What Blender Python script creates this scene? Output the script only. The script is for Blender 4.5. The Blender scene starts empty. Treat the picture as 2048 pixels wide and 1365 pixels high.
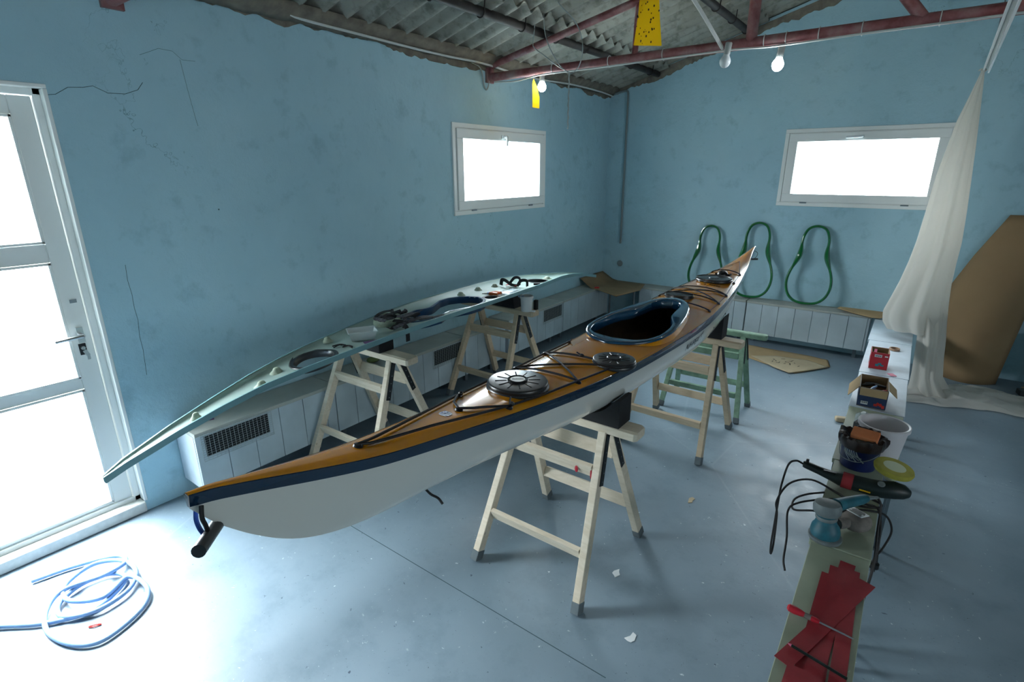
import bpy, bmesh, math, random
import numpy as np
from mathutils import Vector, Matrix

random.seed(7)
S = bpy.context.scene
COL = S.collection
PI = math.pi

# ------------------------------------------------------------------ materials
def lin(h):
    h = h.lstrip('#'); c = [int(h[i:i+2], 16)/255 for i in (0, 2, 4)]
    return [(x/12.92 if x <= .04045 else ((x+.055)/1.055)**2.4) for x in c] + [1.0]

class N:
    """tiny node-tree helper"""
    def __init__(s, name):
        s.m = bpy.data.materials.new(name); s.m.use_nodes = True
        s.t = s.m.node_tree; s.b = s.t.nodes['Principled BSDF']; s.out = s.t.nodes['Material Output']
        s.tc = s.t.nodes.new('ShaderNodeTexCoord')
    def n(s, typ, **kw):
        x = s.t.nodes.new(typ)
        for k, v in kw.items(): setattr(x, k, v)
        return x
    def l(s, a, b): s.t.links.new(a, b)
    def noise(s, scale, detail=4, rough=.55, vec=None, dist=0):
        x = s.n('ShaderNodeTexNoise'); x.inputs['Scale'].default_value = scale
        x.inputs['Detail'].default_value = detail; x.inputs['Roughness'].default_value = rough
        x.inputs['Distortion'].default_value = dist
        s.l(vec or s.tc.outputs['Object'], x.inputs['Vector']); return x
    def ramp(s, fac, stops):
        x = s.n('ShaderNodeValToRGB'); e = x.color_ramp.elements
        while len(e) < len(stops): e.new(.5)
        for q, (p, c) in zip(e, stops): q.position = p; q.color = c
        s.l(fac, x.inputs['Fac']); return x
    def mix(s, fac, a, b, mode='MIX'):
        x = s.n('ShaderNodeMix', data_type='RGBA', blend_type=mode)
        for v, i in ((fac, 0), (a, 6), (b, 7)):
            if isinstance(v, (int, float)): x.inputs[i].default_value = v
            elif isinstance(v, (list, tuple)): x.inputs[i].default_value = v
            else: s.l(v, x.inputs[i])
        return x.outputs[2]
    def bump(s, h, strength=.2, dist=.01):
        x = s.n('ShaderNodeBump'); x.inputs['Strength'].default_value = strength
        x.inputs['Distance'].default_value = dist
        s.l(h, x.inputs['Height']); s.l(x.outputs['Normal'], s.b.inputs['Normal']); return x

G0 = (0, 0, 0, 1); G1 = (1, 1, 1, 1)

def mat(name, col, rough=.5, metal=0, var=0, vscale=8, bump=0, bscale=60, coat=0, alpha=None, trans=0, spec=None):
    k = N(name); c = lin(col)
    k.b.inputs['Roughness'].default_value = rough; k.b.inputs['Metallic'].default_value = metal
    if coat:
        k.b.inputs['Coat Weight'].default_value = coat; k.b.inputs['Coat Roughness'].default_value = .03
    if spec is not None: k.b.inputs['Specular IOR Level'].default_value = spec
    if trans: k.b.inputs['Transmission Weight'].default_value = trans
    if var:
        nz = k.noise(vscale)
        d = [x*(1-var) for x in c[:3]]+[1]; e = [min(1, x*(1+var)) for x in c[:3]]+[1]
        r = k.ramp(nz.outputs['Fac'], [(.3, d), (.7, e)]); k.l(r.outputs['Color'], k.b.inputs['Base Color'])
    else: k.b.inputs['Base Color'].default_value = c
    if bump:
        nb = k.noise(bscale); k.bump(nb.outputs['Fac'], bump, .004)
    return k.m

def wall_paint():
    k = N('blue_plaster_paint')
    big = k.noise(.9, 5, .6); sm = k.noise(7, 6, .65)
    c = k.ramp(big.outputs['Fac'], [(.3, lin('#9dc2d0')), (.55, lin('#a7cbd8')), (.75, lin('#b0d1dc'))])
    c2 = k.ramp(sm.outputs['Fac'], [(.28, lin('#7f9ca5')), (.45, G1)])
    col = k.mix(.25, c.outputs['Color'], c2.outputs['Color'], 'MULTIPLY')
    # hairline cracks and scuffs
    vo = k.n('ShaderNodeTexVoronoi', feature='DISTANCE_TO_EDGE'); vo.inputs['Scale'].default_value = 1.1
    nw = k.noise(2.2, 5, .7); addv = k.n('ShaderNodeVectorMath', operation='ADD')
    sc = k.n('ShaderNodeVectorMath', operation='SCALE'); sc.inputs['Scale'].default_value = .9
    k.l(nw.outputs['Color'], sc.inputs[0]); k.l(k.tc.outputs['Object'], addv.inputs[0]); k.l(sc.outputs[0], addv.inputs[1])
    k.l(addv.outputs[0], vo.inputs['Vector'])
    crack = k.ramp(vo.outputs['Distance'], [(0, G1), (.004, G0)])
    msk = k.noise(.7, 2); mr = k.ramp(msk.outputs['Fac'], [(.56, G0), (.66, G1)])
    cm = k.mix(1.0, crack.outputs['Color'], mr.outputs['Color'], 'MULTIPLY')
    cs = k.mix(.0, cm, cm)
    col = k.mix(cs, col, lin('#4d7280'))
    # small dark specks
    sp = k.n('ShaderNodeTexVoronoi', feature='F1'); sp.inputs['Scale'].default_value = 5
    k.l(k.tc.outputs['Object'], sp.inputs['Vector'])
    sr = k.ramp(sp.outputs['Distance'], [(.018, G1), (.03, G0)])
    sm2 = k.noise(1.6, 2); s2 = k.ramp(sm2.outputs['Fac'], [(.57, G0), (.6, G1)])
    spk = k.mix(1.0, sr.outputs['Color'], s2.outputs['Color'], 'MULTIPLY')
    col = k.mix(spk, col, lin('#35545f'))
    k.l(col, k.b.inputs['Base Color']); k.b.inputs['Roughness'].default_value = .62
    b1 = k.noise(3.4, 9, .66); b2 = k.noise(38, 5, .6)
    ad = k.n('ShaderNodeMath', operation='MULTIPLY_ADD'); ad.inputs[1].default_value = .12
    k.l(b2.outputs['Fac'], ad.inputs[0]); k.l(b1.outputs['Fac'], ad.inputs[2])
    k.bump(ad.outputs[0], .5, .03)
    return k.m

def floor_paint():
    k = N('painted_concrete_floor')
    big = k.noise(.8, 5, .6); mid = k.noise(5, 6, .7)
    c = k.ramp(big.outputs['Fac'], [(.3, lin('#6f818d')), (.6, lin('#7c8e9a')), (.8, lin('#8697a2'))])
    m = k.ramp(mid.outputs['Fac'], [(.3, lin('#77868f')), (.5, G1)])
    col = k.mix(.22, c.outputs['Color'], m.outputs['Color'], 'MULTIPLY')
    def spots(scale, r0, r1, colr, mscale, lo, hi, col, jit=1.0):
        v = k.n('ShaderNodeTexVoronoi', feature='F1'); v.inputs['Scale'].default_value = scale
        v.inputs['Randomness'].default_value = jit
        nw = k.noise(scale*2.5, 3); ad = k.n('ShaderNodeVectorMath', operation='MULTIPLY_ADD')
        ad.inputs[1].default_value = (.06, .06, .06)
        k.l(nw.outputs['Color'], ad.inputs[0]); k.l(k.tc.outputs['Object'], ad.inputs[2]); k.l(ad.outputs[0], v.inputs['Vector'])
        r = k.ramp(v.outputs['Distance'], [(r0, G1), (r1, G0)])
        ms = k.noise(mscale, 2); mr = k.ramp(ms.outputs['Fac'], [(lo, G0), (hi, G1)])
        f = k.mix(1.0, r.outputs['Color'], mr.outputs['Color'], 'MULTIPLY')
        return k.mix(f, col, colr)
    col = spots(9, .035, .06, lin('#3d4c5c'), 3.1, .49, .52, col)
    col = spots(15, .045, .08, lin('#4d5e6c'), 4.3, .48, .52, col)
    col = spots(11, .035, .07, lin('#c6d0d6'), 3.7, .52, .55, col)
    col = spots(34, .06, .1, lin('#414f5a'), 2.3, .46, .5, col)
    col = spots(26, .05, .1, lin('#c3ced5'), 5.9, .5, .55, col)
    # faint scratches
    w = k.n('ShaderNodeTexVoronoi', feature='DISTANCE_TO_EDGE'); w.inputs['Scale'].default_value = .45
    k.l(k.tc.outputs['Object'], w.inputs['Vector'])
    wr = k.ramp(w.outputs['Distance'], [(.0, G1), (.0025, G0)])
    wf = k.mix(.5, G0, wr.outputs['Color'])
    col = k.mix(wf, col, lin('#8494a0'))
    k.l(col, k.b.inputs['Base Color'])
    rr = k.ramp(mid.outputs['Fac'], [(.3, (.32, .32, .32, 1)), (.7, (.55, .55, .55, 1))]); k.l(rr.outputs['Color'], k.b.inputs['Roughness'])
    b = k.noise(30, 5); k.bump(b.outputs['Fac'], .08, .01)
    return k.m

def wood(name, a, b, scale=1.0):
    k = N(name)
    mp = k.n('ShaderNodeMapping'); mp.inputs['Scale'].default_value = (3*scale, 14*scale, 14*scale)
    k.l(k.tc.outputs['Object'], mp.inputs['Vector'])
    n1 = k.noise(2.2, 6, .6, vec=mp.outputs['Vector'], dist=1.2)
    r = k.ramp(n1.outputs['Fac'], [(.3, lin(a)), (.65, lin(b))])
    v = k.n('ShaderNodeTexVoronoi'); v.inputs['Scale'].default_value = 9
    k.l(k.tc.outputs['Object'], v.inputs['Vector'])
    kn = k.ramp(v.outputs['Distance'], [(.05, G1), (.11, G0)])
    mk = k.noise(5, 1); mr = k.ramp(mk.outputs['Fac'], [(.57, G0), (.62, G1)])
    f = k.mix(1.0, kn.outputs['Color'], mr.outputs['Color'], 'MULTIPLY'); f = k.mix(.7, G0, f)
    col = k.mix(f, r.outputs['Color'], lin('#6d4b34'))
    k.l(col, k.b.inputs['Base Color']); k.b.inputs['Roughness'].default_value = .6
    k.bump(n1.outputs['Fac'], .12, .003)
    return k.m

def glass_pane():
    k = N('window_glass'); t = k.t
    t.nodes.remove(k.b)
    tr = k.n('ShaderNodeBsdfTransparent'); gl = k.n('ShaderNodeBsdfGlossy'); gl.inputs['Roughness'].default_value = .01
    lw = k.n('ShaderNodeLayerWeight'); pw = k.n('ShaderNodeMath', operation='POWER'); pw.inputs[1].default_value = 4.0
    k.l(lw.outputs['Facing'], pw.inputs[0])
    fr = k.n('ShaderNodeMath', operation='MULTIPLY_ADD'); fr.inputs[1].default_value = .6; fr.inputs[2].default_value = .04
    k.l(pw.outputs[0], fr.inputs[0])
    mx = k.n('ShaderNodeMixShader'); k.l(fr.outputs[0], mx.inputs[0]); k.l(tr.outputs[0], mx.inputs[1]); k.l(gl.outputs[0], mx.inputs[2])
    k.l(mx.outputs[0], k.out.inputs['Surface']); return k.m

def sheer(name, col, transp=.2, translu=.5, rough=.8):
    k = N(name); c = lin(col)
    df = k.n('ShaderNodeBsdfDiffuse'); df.inputs['Color'].default_value = c
    tl = k.n('ShaderNodeBsdfTranslucent'); tl.inputs['Color'].default_value = c
    tp = k.n('ShaderNodeBsdfTransparent'); tp.inputs['Color'].default_value = c
    a = k.n('ShaderNodeMixShader'); a.inputs[0].default_value = translu
    b = k.n('ShaderNodeMixShader'); b.inputs[0].default_value = transp
    k.l(df.outputs[0], a.inputs[1]); k.l(tl.outputs[0], a.inputs[2])
    k.l(a.outputs[0], b.inputs[1]); k.l(tp.outputs[0], b.inputs[2])
    k.t.nodes.remove(k.b); k.l(b.outputs[0], k.out.inputs['Surface']); return k.m

def emit(name, col, strength):
    k = N(name); k.b.inputs['Base Color'].default_value = lin(col)
    k.b.inputs['Emission Color'].default_value = lin(col); k.b.inputs['Emission Strength'].default_value = strength
    return k.m

def clear_plastic(name, col, tr=.6):
    k = N(name)
    k.b.inputs['Base Color'].default_value = lin(col); k.b.inputs['Roughness'].default_value = .2
    tp = k.n('ShaderNodeBsdfTransparent'); mx = k.n('ShaderNodeMixShader'); mx.inputs[0].default_value = tr
    k.l(k.b.outputs[0], mx.inputs[1]); k.l(tp.outputs[0], mx.inputs[2]); k.l(mx.outputs[0], k.out.inputs['Surface'])
    return k.m

def roof_mat():
    k = N('fibre_cement_sheet')
    a = k.noise(1.6, 6, .65); b = k.noise(14, 5, .6)
    c = k.ramp(a.outputs['Fac'], [(.3, lin('#77766c')), (.55, lin('#96958c')), (.75, lin('#a6a59c'))])
    d = k.ramp(b.outputs['Fac'], [(.32, lin('#6d6c62')), (.5, G1)])
    k.l(k.mix(.5, c.outputs['Color'], d.outputs['Color'], 'MULTIPLY'), k.b.inputs['Base Color'])
    k.b.inputs['Roughness'].default_value = .85; k.bump(b.outputs['Fac'], .2, .006); return k.m

def rust_red():
    k = N('red_oxide_paint')
    a = k.noise(6, 5, .65)
    c = k.ramp(a.outputs['Fac'], [(.35, lin('#662a2b')), (.48, lin('#7f4b4b')), (.6, lin('#8c6867')), (.75, lin('#96807d'))])
    k.l(c.outputs['Color'], k.b.inputs['Base Color']); k.b.inputs['Roughness'].default_value = .5; return k.m

def flag_mat():
    k = N('striped_sticker')
    sp = k.n('ShaderNodeSeparateXYZ'); k.l(k.tc.outputs['Object'], sp.inputs[0])
    return k

M = {}
M['wall'] = wall_paint(); M['floor'] = floor_paint(); M['roof'] = roof_mat(); M['truss'] = rust_red()
M['pvc'] = mat('white_pvc_frame', '#eef1ee', .32, bump=.02, bscale=20)
M['glass'] = glass_pane()
M['chrome'] = mat('brushed_chrome', '#c9ccce', .28, 1)
M['steel'] = mat('galvanised_steel', '#7b858b', .45, .8, var=.15)
M['darksteel'] = mat('dark_steel_tube', '#2c2523', .6, .3, var=.35, vscale=12)
M['pine'] = wood('pale_pine', '#c6b8a0', '#d8ccb8')
M['pine_old'] = wood('weathered_pine', '#bda88c', '#cfbca0')
M['greenwood'] = mat('worn_green_paint', '#7f9f88', .65, var=.3, vscale=16, bump=.1)
M['foot'] = mat('grey_rubber_cap', '#5e686c', .8, var=.15)
M['hinge'] = mat('black_hinge_plate', '#23272b', .5, .4, var=.25, vscale=50)
M['foam'] = mat('black_foam', '#16181b', .9, bump=.15, bscale=180)
M['orange'] = mat('amber_gelcoat', '#cf860c', .16, coat=1.0, bump=0)
M['navy'] = mat('navy_gelcoat', '#0d2a42', .22, coat=.7)
M['hull'] = mat('white_gelcoat', '#d3d2ca', .22, coat=.6)
M['coam'] = mat('deep_blue_gelcoat', '#0c3a58', .14, coat=1)
M['liner'] = mat('dark_brown_liner', '#54402a', .6, var=.2)
M['rubber'] = mat('black_rubber', '#1b1c1e', .3, bump=.02, bscale=90, spec=.8)
M['rope'] = mat('black_shock_cord', '#0d0e10', .6)
M['bluerope'] = mat('blue_cord', '#14449c', .6)
M['plastic_black'] = mat('black_plastic', '#111214', .3)
M['badge'] = mat('silver_badge', '#dcdcd8', .3)
M['ink'] = mat('dark_lettering', '#14181b', .6)
M['deckshell'] = mat('pale_fibreglass', '#97ada6', .45, var=.13, vscale=5)
M['rim'] = mat('teal_moulding_edge', '#7099a0', .35, var=.08)
M['coam2'] = mat('blue_coaming_moulding', '#123f66', .3, coat=.4)
M['boss'] = mat('raw_resin_boss', '#9aa795', .6, var=.2, vscale=60)
M['bench'] = mat('pale_painted_board', '#aebdc4', .5, var=.12, vscale=4, bump=.05)
M['bench_top'] = mat('grey_bench_top', '#a3a8a2', .55, var=.12, vscale=5)
M['bench_near'] = mat('dusty_green_board', '#9fa893', .6, var=.12, vscale=6, bump=.05)
M['bench_white'] = mat('white_board', '#b9c6d0', .5, var=.1, vscale=8)
M['dark'] = mat('painted_vent_shade', '#0e1518', .9)
M['wire'] = mat('galvanised_wire', '#a8b2b2', .5, .3)
M['card'] = mat('brown_cardboard', '#a58d68', .85, var=.1, vscale=6, bump=.04)
M['card_dark'] = mat('old_cardboard', '#8c7353', .85, var=.15, vscale=6, bump=.05)
M['card_pale'] = mat('pale_cardboard', '#b0a084', .85, var=.1, vscale=5)
M['kraft'] = mat('kraft_board', '#8d7352', .8, var=.07, vscale=3)
M['green'] = mat('glossy_green_gelcoat', '#0c652c', .16, coat=1)
M['cloth'] = sheer('white_dust_cloth', '#e9e6df', .08, .42)
M['redbox'] = mat('red_printed_card', '#b3202c', .45, var=.05)
M['bluebox'] = mat('navy_printed_card', '#1d3153', .5, var=.1)
M['white'] = mat('white_plastic', '#dfe3e4', .35, var=.04)
M['bucket'] = mat('white_bucket_plastic', '#d9d5d8', .4, var=.04)
M['milk'] = clear_plastic('milky_plastic', '#dde8ea', .35)
M['clear'] = clear_plastic('clear_film', '#cfe0ea', .55)
M['navybucket'] = mat('navy_bucket', '#0e1f52', .35, var=.35, vscale=9)
M['liner_bag'] = mat('brown_liner_bag', '#2a1d18', .35, bump=.4, bscale=25)
M['sponge'] = mat('orange_foam_block', '#cf7a4c', .9, var=.12, vscale=14, bump=.2, bscale=120)
M['toolgreen'] = mat('dark_green_tool', '#10201f', .45, var=.2)
M['pad'] = mat('yellow_polishing_pad', '#a09a3a', .8, var=.12, vscale=20)
M['padcore'] = mat('pale_pad_centre', '#c4cdb0', .85)
M['teal'] = mat('teal_sander_body', '#22606f', .5, var=.3, vscale=22)
M['greytool'] = mat('grey_sander_cap', '#6f787a', .55, var=.15, vscale=30)
M['dustbag'] = mat('dusty_fabric', '#77716b', .95, var=.25, vscale=30)
M['redstrip'] = mat('red_abrasive_strip', '#8f2028', .7, var=.18, vscale=12, bump=.1, bscale=150)
M['redhandle'] = mat('red_screwdriver_handle', '#b3202f', .35, var=.1)
M['pink'] = mat('pink_plastic', '#d06b8a', .4)
M['purple'] = mat('purple_card', '#5d3d69', .6, var=.1)
M['tape'] = mat('brown_tape', '#a6866a', .5)
M['yellow'] = sheer('yellow_sticky_film', '#f8da3a', .4, .5)
M['fly'] = mat('dark_specks', '#2a2412', .9)
M['cable_grey'] = mat('grey_cable', '#9aa0a0', .5)
M['cable_white'] = mat('white_cable', '#c9ccc9', .5)
M['conduit'] = mat('grey_conduit', '#7d8a8c', .5)
M['mortar'] = mat('rough_mortar', '#6e675c', .95, var=.3, vscale=14, bump=.6, bscale=25)
M['crack'] = mat('crack_shadow_gap', '#3c525a', .95)
M['hose'] = mat('pale_blue_hose', '#86a8d4', .35, var=.05)
M['bulb_on'] = emit('lit_bulb_globe', '#f3fbff', 80)
M['bulb_off'] = mat('unlit_bulb_globe', '#d5dbdd', .35)
M['socket'] = mat('bulb_socket', '#8d9290', .4)
M['orange_bits'] = mat('orange_plastic_parts', '#d9642a', .4)
M['strap'] = mat('black_webbing', '#1b1d21', .8, var=.5, vscale=60)
M['strapgrey'] = mat('printed_grey_webbing', '#4a4a50', .8, var=.7, vscale=90)
M['red_small'] = mat('red_plastic', '#b8281f', .5)
M['outside'] = mat('pale_outdoor_paving', '#cfcfc8', .9)
M['threshold'] = mat('worn_white_threshold', '#d9d9d4', .6, var=.15, vscale=20)
M['shutter'] = mat('offcut_grey', '#3a3f41', .8)
M['yellowlabel'] = mat('yellow_label', '#c99a10', .5)
M['tealprint'] = mat('teal_print', '#1f7f8c', .5)
M['olive'] = mat('olive_cloth', '#5e6a3c', .9)
M['redpaint'] = mat('red_paint_drip', '#a8182c', .4)

# ------------------------------------------------------------------ mesh builder
class MB:
    def __init__(s): s.v = []; s.f = []; s.mi = []
    def add(s, vs, fs, mi=0):
        o = len(s.v); s.v += [tuple(map(float, p)) for p in vs]
        for f in fs: s.f.append(tuple(i+o for i in f)); s.mi.append(mi)
        return s
    def box(s, c, d, R=None, mi=0):
        x, y, z = [q/2 for q in d]
        vs = [(-x,-y,-z),(x,-y,-z),(x,y,-z),(-x,y,-z),(-x,-y,z),(x,-y,z),(x,y,z),(-x,y,z)]
        c = Vector(c)
        vs = [c+(R @ Vector(p) if R else Vector(p)) for p in vs]
        return s.add(vs, [(0,3,2,1),(4,5,6,7),(0,1,5,4),(1,2,6,5),(2,3,7,6),(3,0,4,7)], mi)
    def bb(s, a, b, mi=0):
        return s.box([(a[i]+b[i])/2 for i in range(3)], [abs(b[i]-a[i]) for i in range(3)], None, mi)
    def bar(s, p, q, w, h, up=(0,0,1), mi=0):
        p = Vector(p); q = Vector(q); d = (q-p).normalized(); u = Vector(up)
        sd = d.cross(u).normalized(); u = sd.cross(d).normalized()
        vs = []
        for b in (p, q):
            for i, j in ((-1,-1),(1,-1),(1,1),(-1,1)): vs.append(b+sd*(i*w/2)+u*(j*h/2))
        return s.add(vs, [(0,1,2,3),(7,6,5,4),(0,4,5,1),(1,5,6,2),(2,6,7,3),(3,7,4,0)], mi)
    def tube(s, pts, r, n=8, closed=False, mi=0, flat=None):
        P = [Vector(p) for p in pts]; k = len(P)
        rr = r if isinstance(r, (list, tuple)) else [r]*k
        T = []
        for i in range(k):
            a = P[(i-1) % k] if (closed or i > 0) else P[i]; b = P[(i+1) % k] if (closed or i < k-1) else P[i]
            t = b-a
            T.append(t.normalized() if t.length > 1e-9 else Vector((0,0,1)))
        t0 = T[0]; ref = Vector((0,0,1)) if abs(t0.z) < .9 else Vector((1,0,0))
        nrm = (ref - t0*ref.dot(t0)).normalized(); vs = []
        for i in range(k):
            nrm = (nrm - T[i]*nrm.dot(T[i])); nrm = nrm.normalized() if nrm.length > 1e-6 else T[i].orthogonal().normalized()
            bn = T[i].cross(nrm)
            for j in range(n):
                a = 2*PI*j/n; vs.append(P[i]+nrm*(math.cos(a)*rr[i]*(flat or 1))+bn*(math.sin(a)*rr[i]))
        fs = []
        for i in range(k if closed else k-1):
            i2 = (i+1) % k
            for j in range(n): fs.append((i*n+j, i*n+(j+1)%n, i2*n+(j+1)%n, i2*n+j))
        if not closed: fs.append(tuple(range(n-1,-1,-1))); fs.append(tuple((k-1)*n+j for j in range(n)))
        return s.add(vs, fs, mi)
    def lathe(s, prof, n=24, c=(0,0,0), R=None, sx=1, sy=1, mi=0, caps=True):
        vs = []; c = Vector(c)
        for r, z in prof:
            for j in range(n):
                a = 2*PI*j/n; p = Vector((r*math.cos(a)*sx, r*math.sin(a)*sy, z)); vs.append(c+(R @ p if R else p))
        fs = []
        for i in range(len(prof)-1):
            for j in range(n): fs.append((i*n+j, i*n+(j+1)%n, (i+1)*n+(j+1)%n, (i+1)*n+j))
        if caps:
            if prof[0][0] > 1e-6: fs.append(tuple(range(n-1,-1,-1)))
            if prof[-1][0] > 1e-6: fs.append(tuple((len(prof)-1)*n+j for j in range(n)))
        return s.add(vs, fs, mi)
    def prism(s, poly, ax, a, b, mi=0):
        """polygon in the two axes other than ax, extruded along ax from a to b"""
        k = len(poly); vs = []
        for t in (a, b):
            for p in poly:
                q = [p[0], p[1]]; q.insert(ax, t); vs.append(q)
        fs = [tuple(range(k-1,-1,-1)), tuple(range(k, 2*k))]
        for i in range(k): fs.append((i, (i+1)%k, (i+1)%k+k, i+k))
        return s.add(vs, fs, mi)
    def loft(s, rows, closed=False, mi=0):
        k = len(rows[0]); vs = [p for r in rows for p in r]; fs = []
        for i in range(len(rows)-1):
            for j in range(k if closed else k-1):
                fs.append((i*k+j, i*k+(j+1)%k, (i+1)*k+(j+1)%k, (i+1)*k+j))
        return s.add(vs, fs, mi)
    def sphere(s, c, r, sc=(1,1,1), n=12, m=8, R=None, mi=0):
        prof = [(r*math.sin(PI*i/m), -r*math.cos(PI*i/m)) for i in range(m+1)]
        prof[0] = (1e-5, prof[0][1]); prof[-1] = (1e-5, prof[-1][1])
        vs = []; c = Vector(c)
        for q, z in prof:
            for j in range(n):
                a = 2*PI*j/n; p = Vector((q*math.cos(a)*sc[0], q*math.sin(a)*sc[1], z*sc[2])); vs.append(c+(R @ p if R else p))
        fs = [(i*n+j, i*n+(j+1)%n, (i+1)*n+(j+1)%n, (i+1)*n+j) for i in range(m) for j in range(n)]
        return s.add(vs, fs, mi)

def world_loc(o):
    p = Vector((0,0,0))
    while o is not None: p = p+o.location; o = o.parent
    return p

def build(mb, name, ms, parent=None, smooth=False, bevel=0, loc=None, solid=0, angle=40, segs=2):
    off = world_loc(parent) if parent is not None else Vector(loc or (0,0,0))
    me = bpy.data.meshes.new(name)
    me.from_pydata([tuple(Vector(p)-off) for p in mb.v], [], mb.f)
    ms = ms if isinstance(ms, (list, tuple)) else [ms]
    for m in ms: me.materials.append(M[m] if isinstance(m, str) else m)
    for p, i in zip(me.polygons, mb.mi): p.material_index = i
    bm = bmesh.new(); bm.from_mesh(me)
    bmesh.ops.recalc_face_normals(bm, faces=bm.faces); bm.to_mesh(me); bm.free()
    if smooth:
        me.polygons.foreach_set('use_smooth', [True]*len(me.polygons))
        try: me.set_sharp_from_angle(angle=math.radians(angle))
        except Exception: pass
    o = bpy.data.objects.new(name, me); COL.objects.link(o)
    if parent is not None: o.parent = parent
    elif loc is not None: o.location = loc
    if solid:
        sd = o.modifiers.new('thickness', 'SOLIDIFY'); sd.thickness = solid; sd.offset = 0
    if bevel:
        b = o.modifiers.new('edge', 'BEVEL'); b.width = bevel; b.segments = segs; b.limit_method = 'ANGLE'
    return o

def tag(o, label, cat, group=None):
    o['label'] = label; o['category'] = cat
    if group: o['group'] = group
    return o
def thing(name, label, cat, loc, group=None):
    o = bpy.data.objects.new(name, None); COL.objects.link(o); o.location = loc
    o.empty_display_size = .1
    return tag(o, label, cat, group)
def struct(o, label=None, cat=None):
    o['kind'] = 'structure'
    if label: o['label'] = label
    if cat: o['category'] = cat
    return o
def solo(mb, name, ms, label, cat, loc, group=None, **kw):
    return tag(build(mb, name, ms, loc=loc, **kw), label, cat, group)
def copy_tree(o, parent=None):
    c = o.copy(); COL.objects.link(c)
    if parent is not None: c.parent = parent
    for ch in list(o.children): copy_tree(ch, c)
    return c
def curve(pts, n=6, closed=False):
    P = [Vector(p) for p in pts]; k = len(P); out = []
    for i in range(k if closed else k-1):
        a = P[(i-1) % k] if (closed or i > 0) else P[0]*2-P[1]
        b = P[i]; c = P[(i+1) % k]; d = P[(i+2) % k] if (closed or i < k-2) else P[-1]*2-P[-2]
        for j in range(n):
            t = j/n
            out.append(.5*((2*b)+(c-a)*t+(2*a-5*b+4*c-d)*t*t+(3*b-a-3*c+d)*t**3))
    if not closed: out.append(P[-1])
    return out
def rotz(a): return Matrix.Rotation(a, 3, 'Z')

# ------------------------------------------------------------------ room
XW, YB = -3.058, 6.03           # inner faces of the left and back walls
XR, YF = 5.4, -2.6
TH = .25
def roof_z(x):
    r = 1.2
    return 2.742+.285*((x if x < r else 2*r-x)+2.505)

b = MB(); b.bb((XW-TH, YF-TH, -.15), (XR+TH, YB+TH, 0)); b.bb((-2.4, 1.368, -.001), (-.6, 1.3715, .0006), mi=1)
struct(build(b, 'floor', ['floor', 'crack']))

def wall_cells(us, vs, hole):
    us = sorted(us); vs = sorted(vs)
    return [(us[i], us[i+1], vs[j], vs[j+1]) for i in range(len(us)-1) for j in range(len(vs)-1)
            if not any(h[0] <= us[i] and us[i+1] <= h[1] and h[2] <= vs[j] and vs[j+1] <= h[3] for h in hole)]
D0, D1, DZ0, DZ1 = -.14, .80, .055, 2.09      # door opening (y, z)
W1 = (3.32, 4.665, 1.392, 2.112)              # left-wall window (y0,y1,z0,z1)
W2 = (-1.155, .16, 1.405, 2.118)              # back-wall window (x0,x1,z0,z1)
b = MB()
for (a0, a1, z0, z1) in wall_cells([YF-TH, D0, D1, W1[0]+.03, W1[1]-.03, YB+TH], [0, DZ0, W1[2]+.03, DZ1, W1[3]-.03, 2.62],
                                   [(D0, D1, DZ0, DZ1), (W1[0]+.03, W1[1]-.03, W1[2]+.03, W1[3]-.03)]):
    b.bb((XW-TH, a0, z0), (XW, a1, z1))
# plaster cracks beside the door, ragged plaster edge under the roof
ck = [(.798,2.059),(.839,2.066),(.888,2.098),(.944,2.104),(.982,2.114),(1.035,2.09),(1.104,2.093),(1.16,2.116),(1.187,2.151)]
b.tube([(XW, y, z) for y, z in ck], .0013, 5, mi=1)
ck = [(.952,1.315),(.947,1.24),(.952,1.166),(.949,1.1),(.953,1.037),(.944,.95),(.946,.879),(.937,.744)]
b.tube([(XW, y, z) for y, z in ck], .001, 5, mi=1)
for ck in ([(1.197,2.27),(1.235,2.287),(1.283,2.31),(1.345,2.308),(1.384,2.275),(1.446,2.277)], [(1.374,2.275),(1.386,2.14),(1.401,2.005),(1.406,1.972)]):
    b.tube([(XW, y, z) for y, z in ck], .0008, 5, mi=1)
def ragged(b, P, n, hmin, hmax, mi):
    """irregular strip of broken plaster: P(t, drop, depth) gives the world point"""
    rows = []; h = hmin
    for i in range(n+1):
        t = i/n; h += random.uniform(-.014, .014); h = max(hmin, min(hmax, h))
        d = .004+.008*random.random(); j = random.uniform(-.004, .004)
        rows.append([P(t, 0, 0), P(t, 0, d+.006), P(t, h*.5+j, d+.004), P(t, h, d*.5), P(t, h+.004, -.003)])
    b.loft(rows, mi=mi)
ragged(b, lambda t, h, d: Vector((XW+d, 1.3+(YB-1.3)*t, 2.60-h)), 170, .035, .085, 2)
struct(build(b, 'wall_left', ['wall', 'crack', 'mortar']))
b = MB()
zt = 2.55
for (a0, a1, z0, z1) in wall_cells([XW-TH, W2[0]+.03, W2[1]-.03, XR+TH], [0, W2[2]+.03, W2[3]-.03, zt],
                                   [(W2[0]+.03, W2[1]-.03, W2[2]+.03, W2[3]-.03)]):
    b.bb((a0, YB, z0), (a1, YB+TH, z1))
r = 1.2
b.prism([(XW-TH, zt), (XR+TH, zt), (XR+TH, roof_z(XR+TH)+.06), (r, roof_z(r)+.06), (XW-TH, roof_z(XW-TH)+.06)], 1, YB, YB+TH)
ragged(b, lambda t, h, d: Vector((XW+2.9*t, YB-d, roof_z(XW+2.9*t)+.03-h)), 130, .05, .10, 1)
struct(build(b, 'wall_back', ['wall', 'mortar']))
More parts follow.
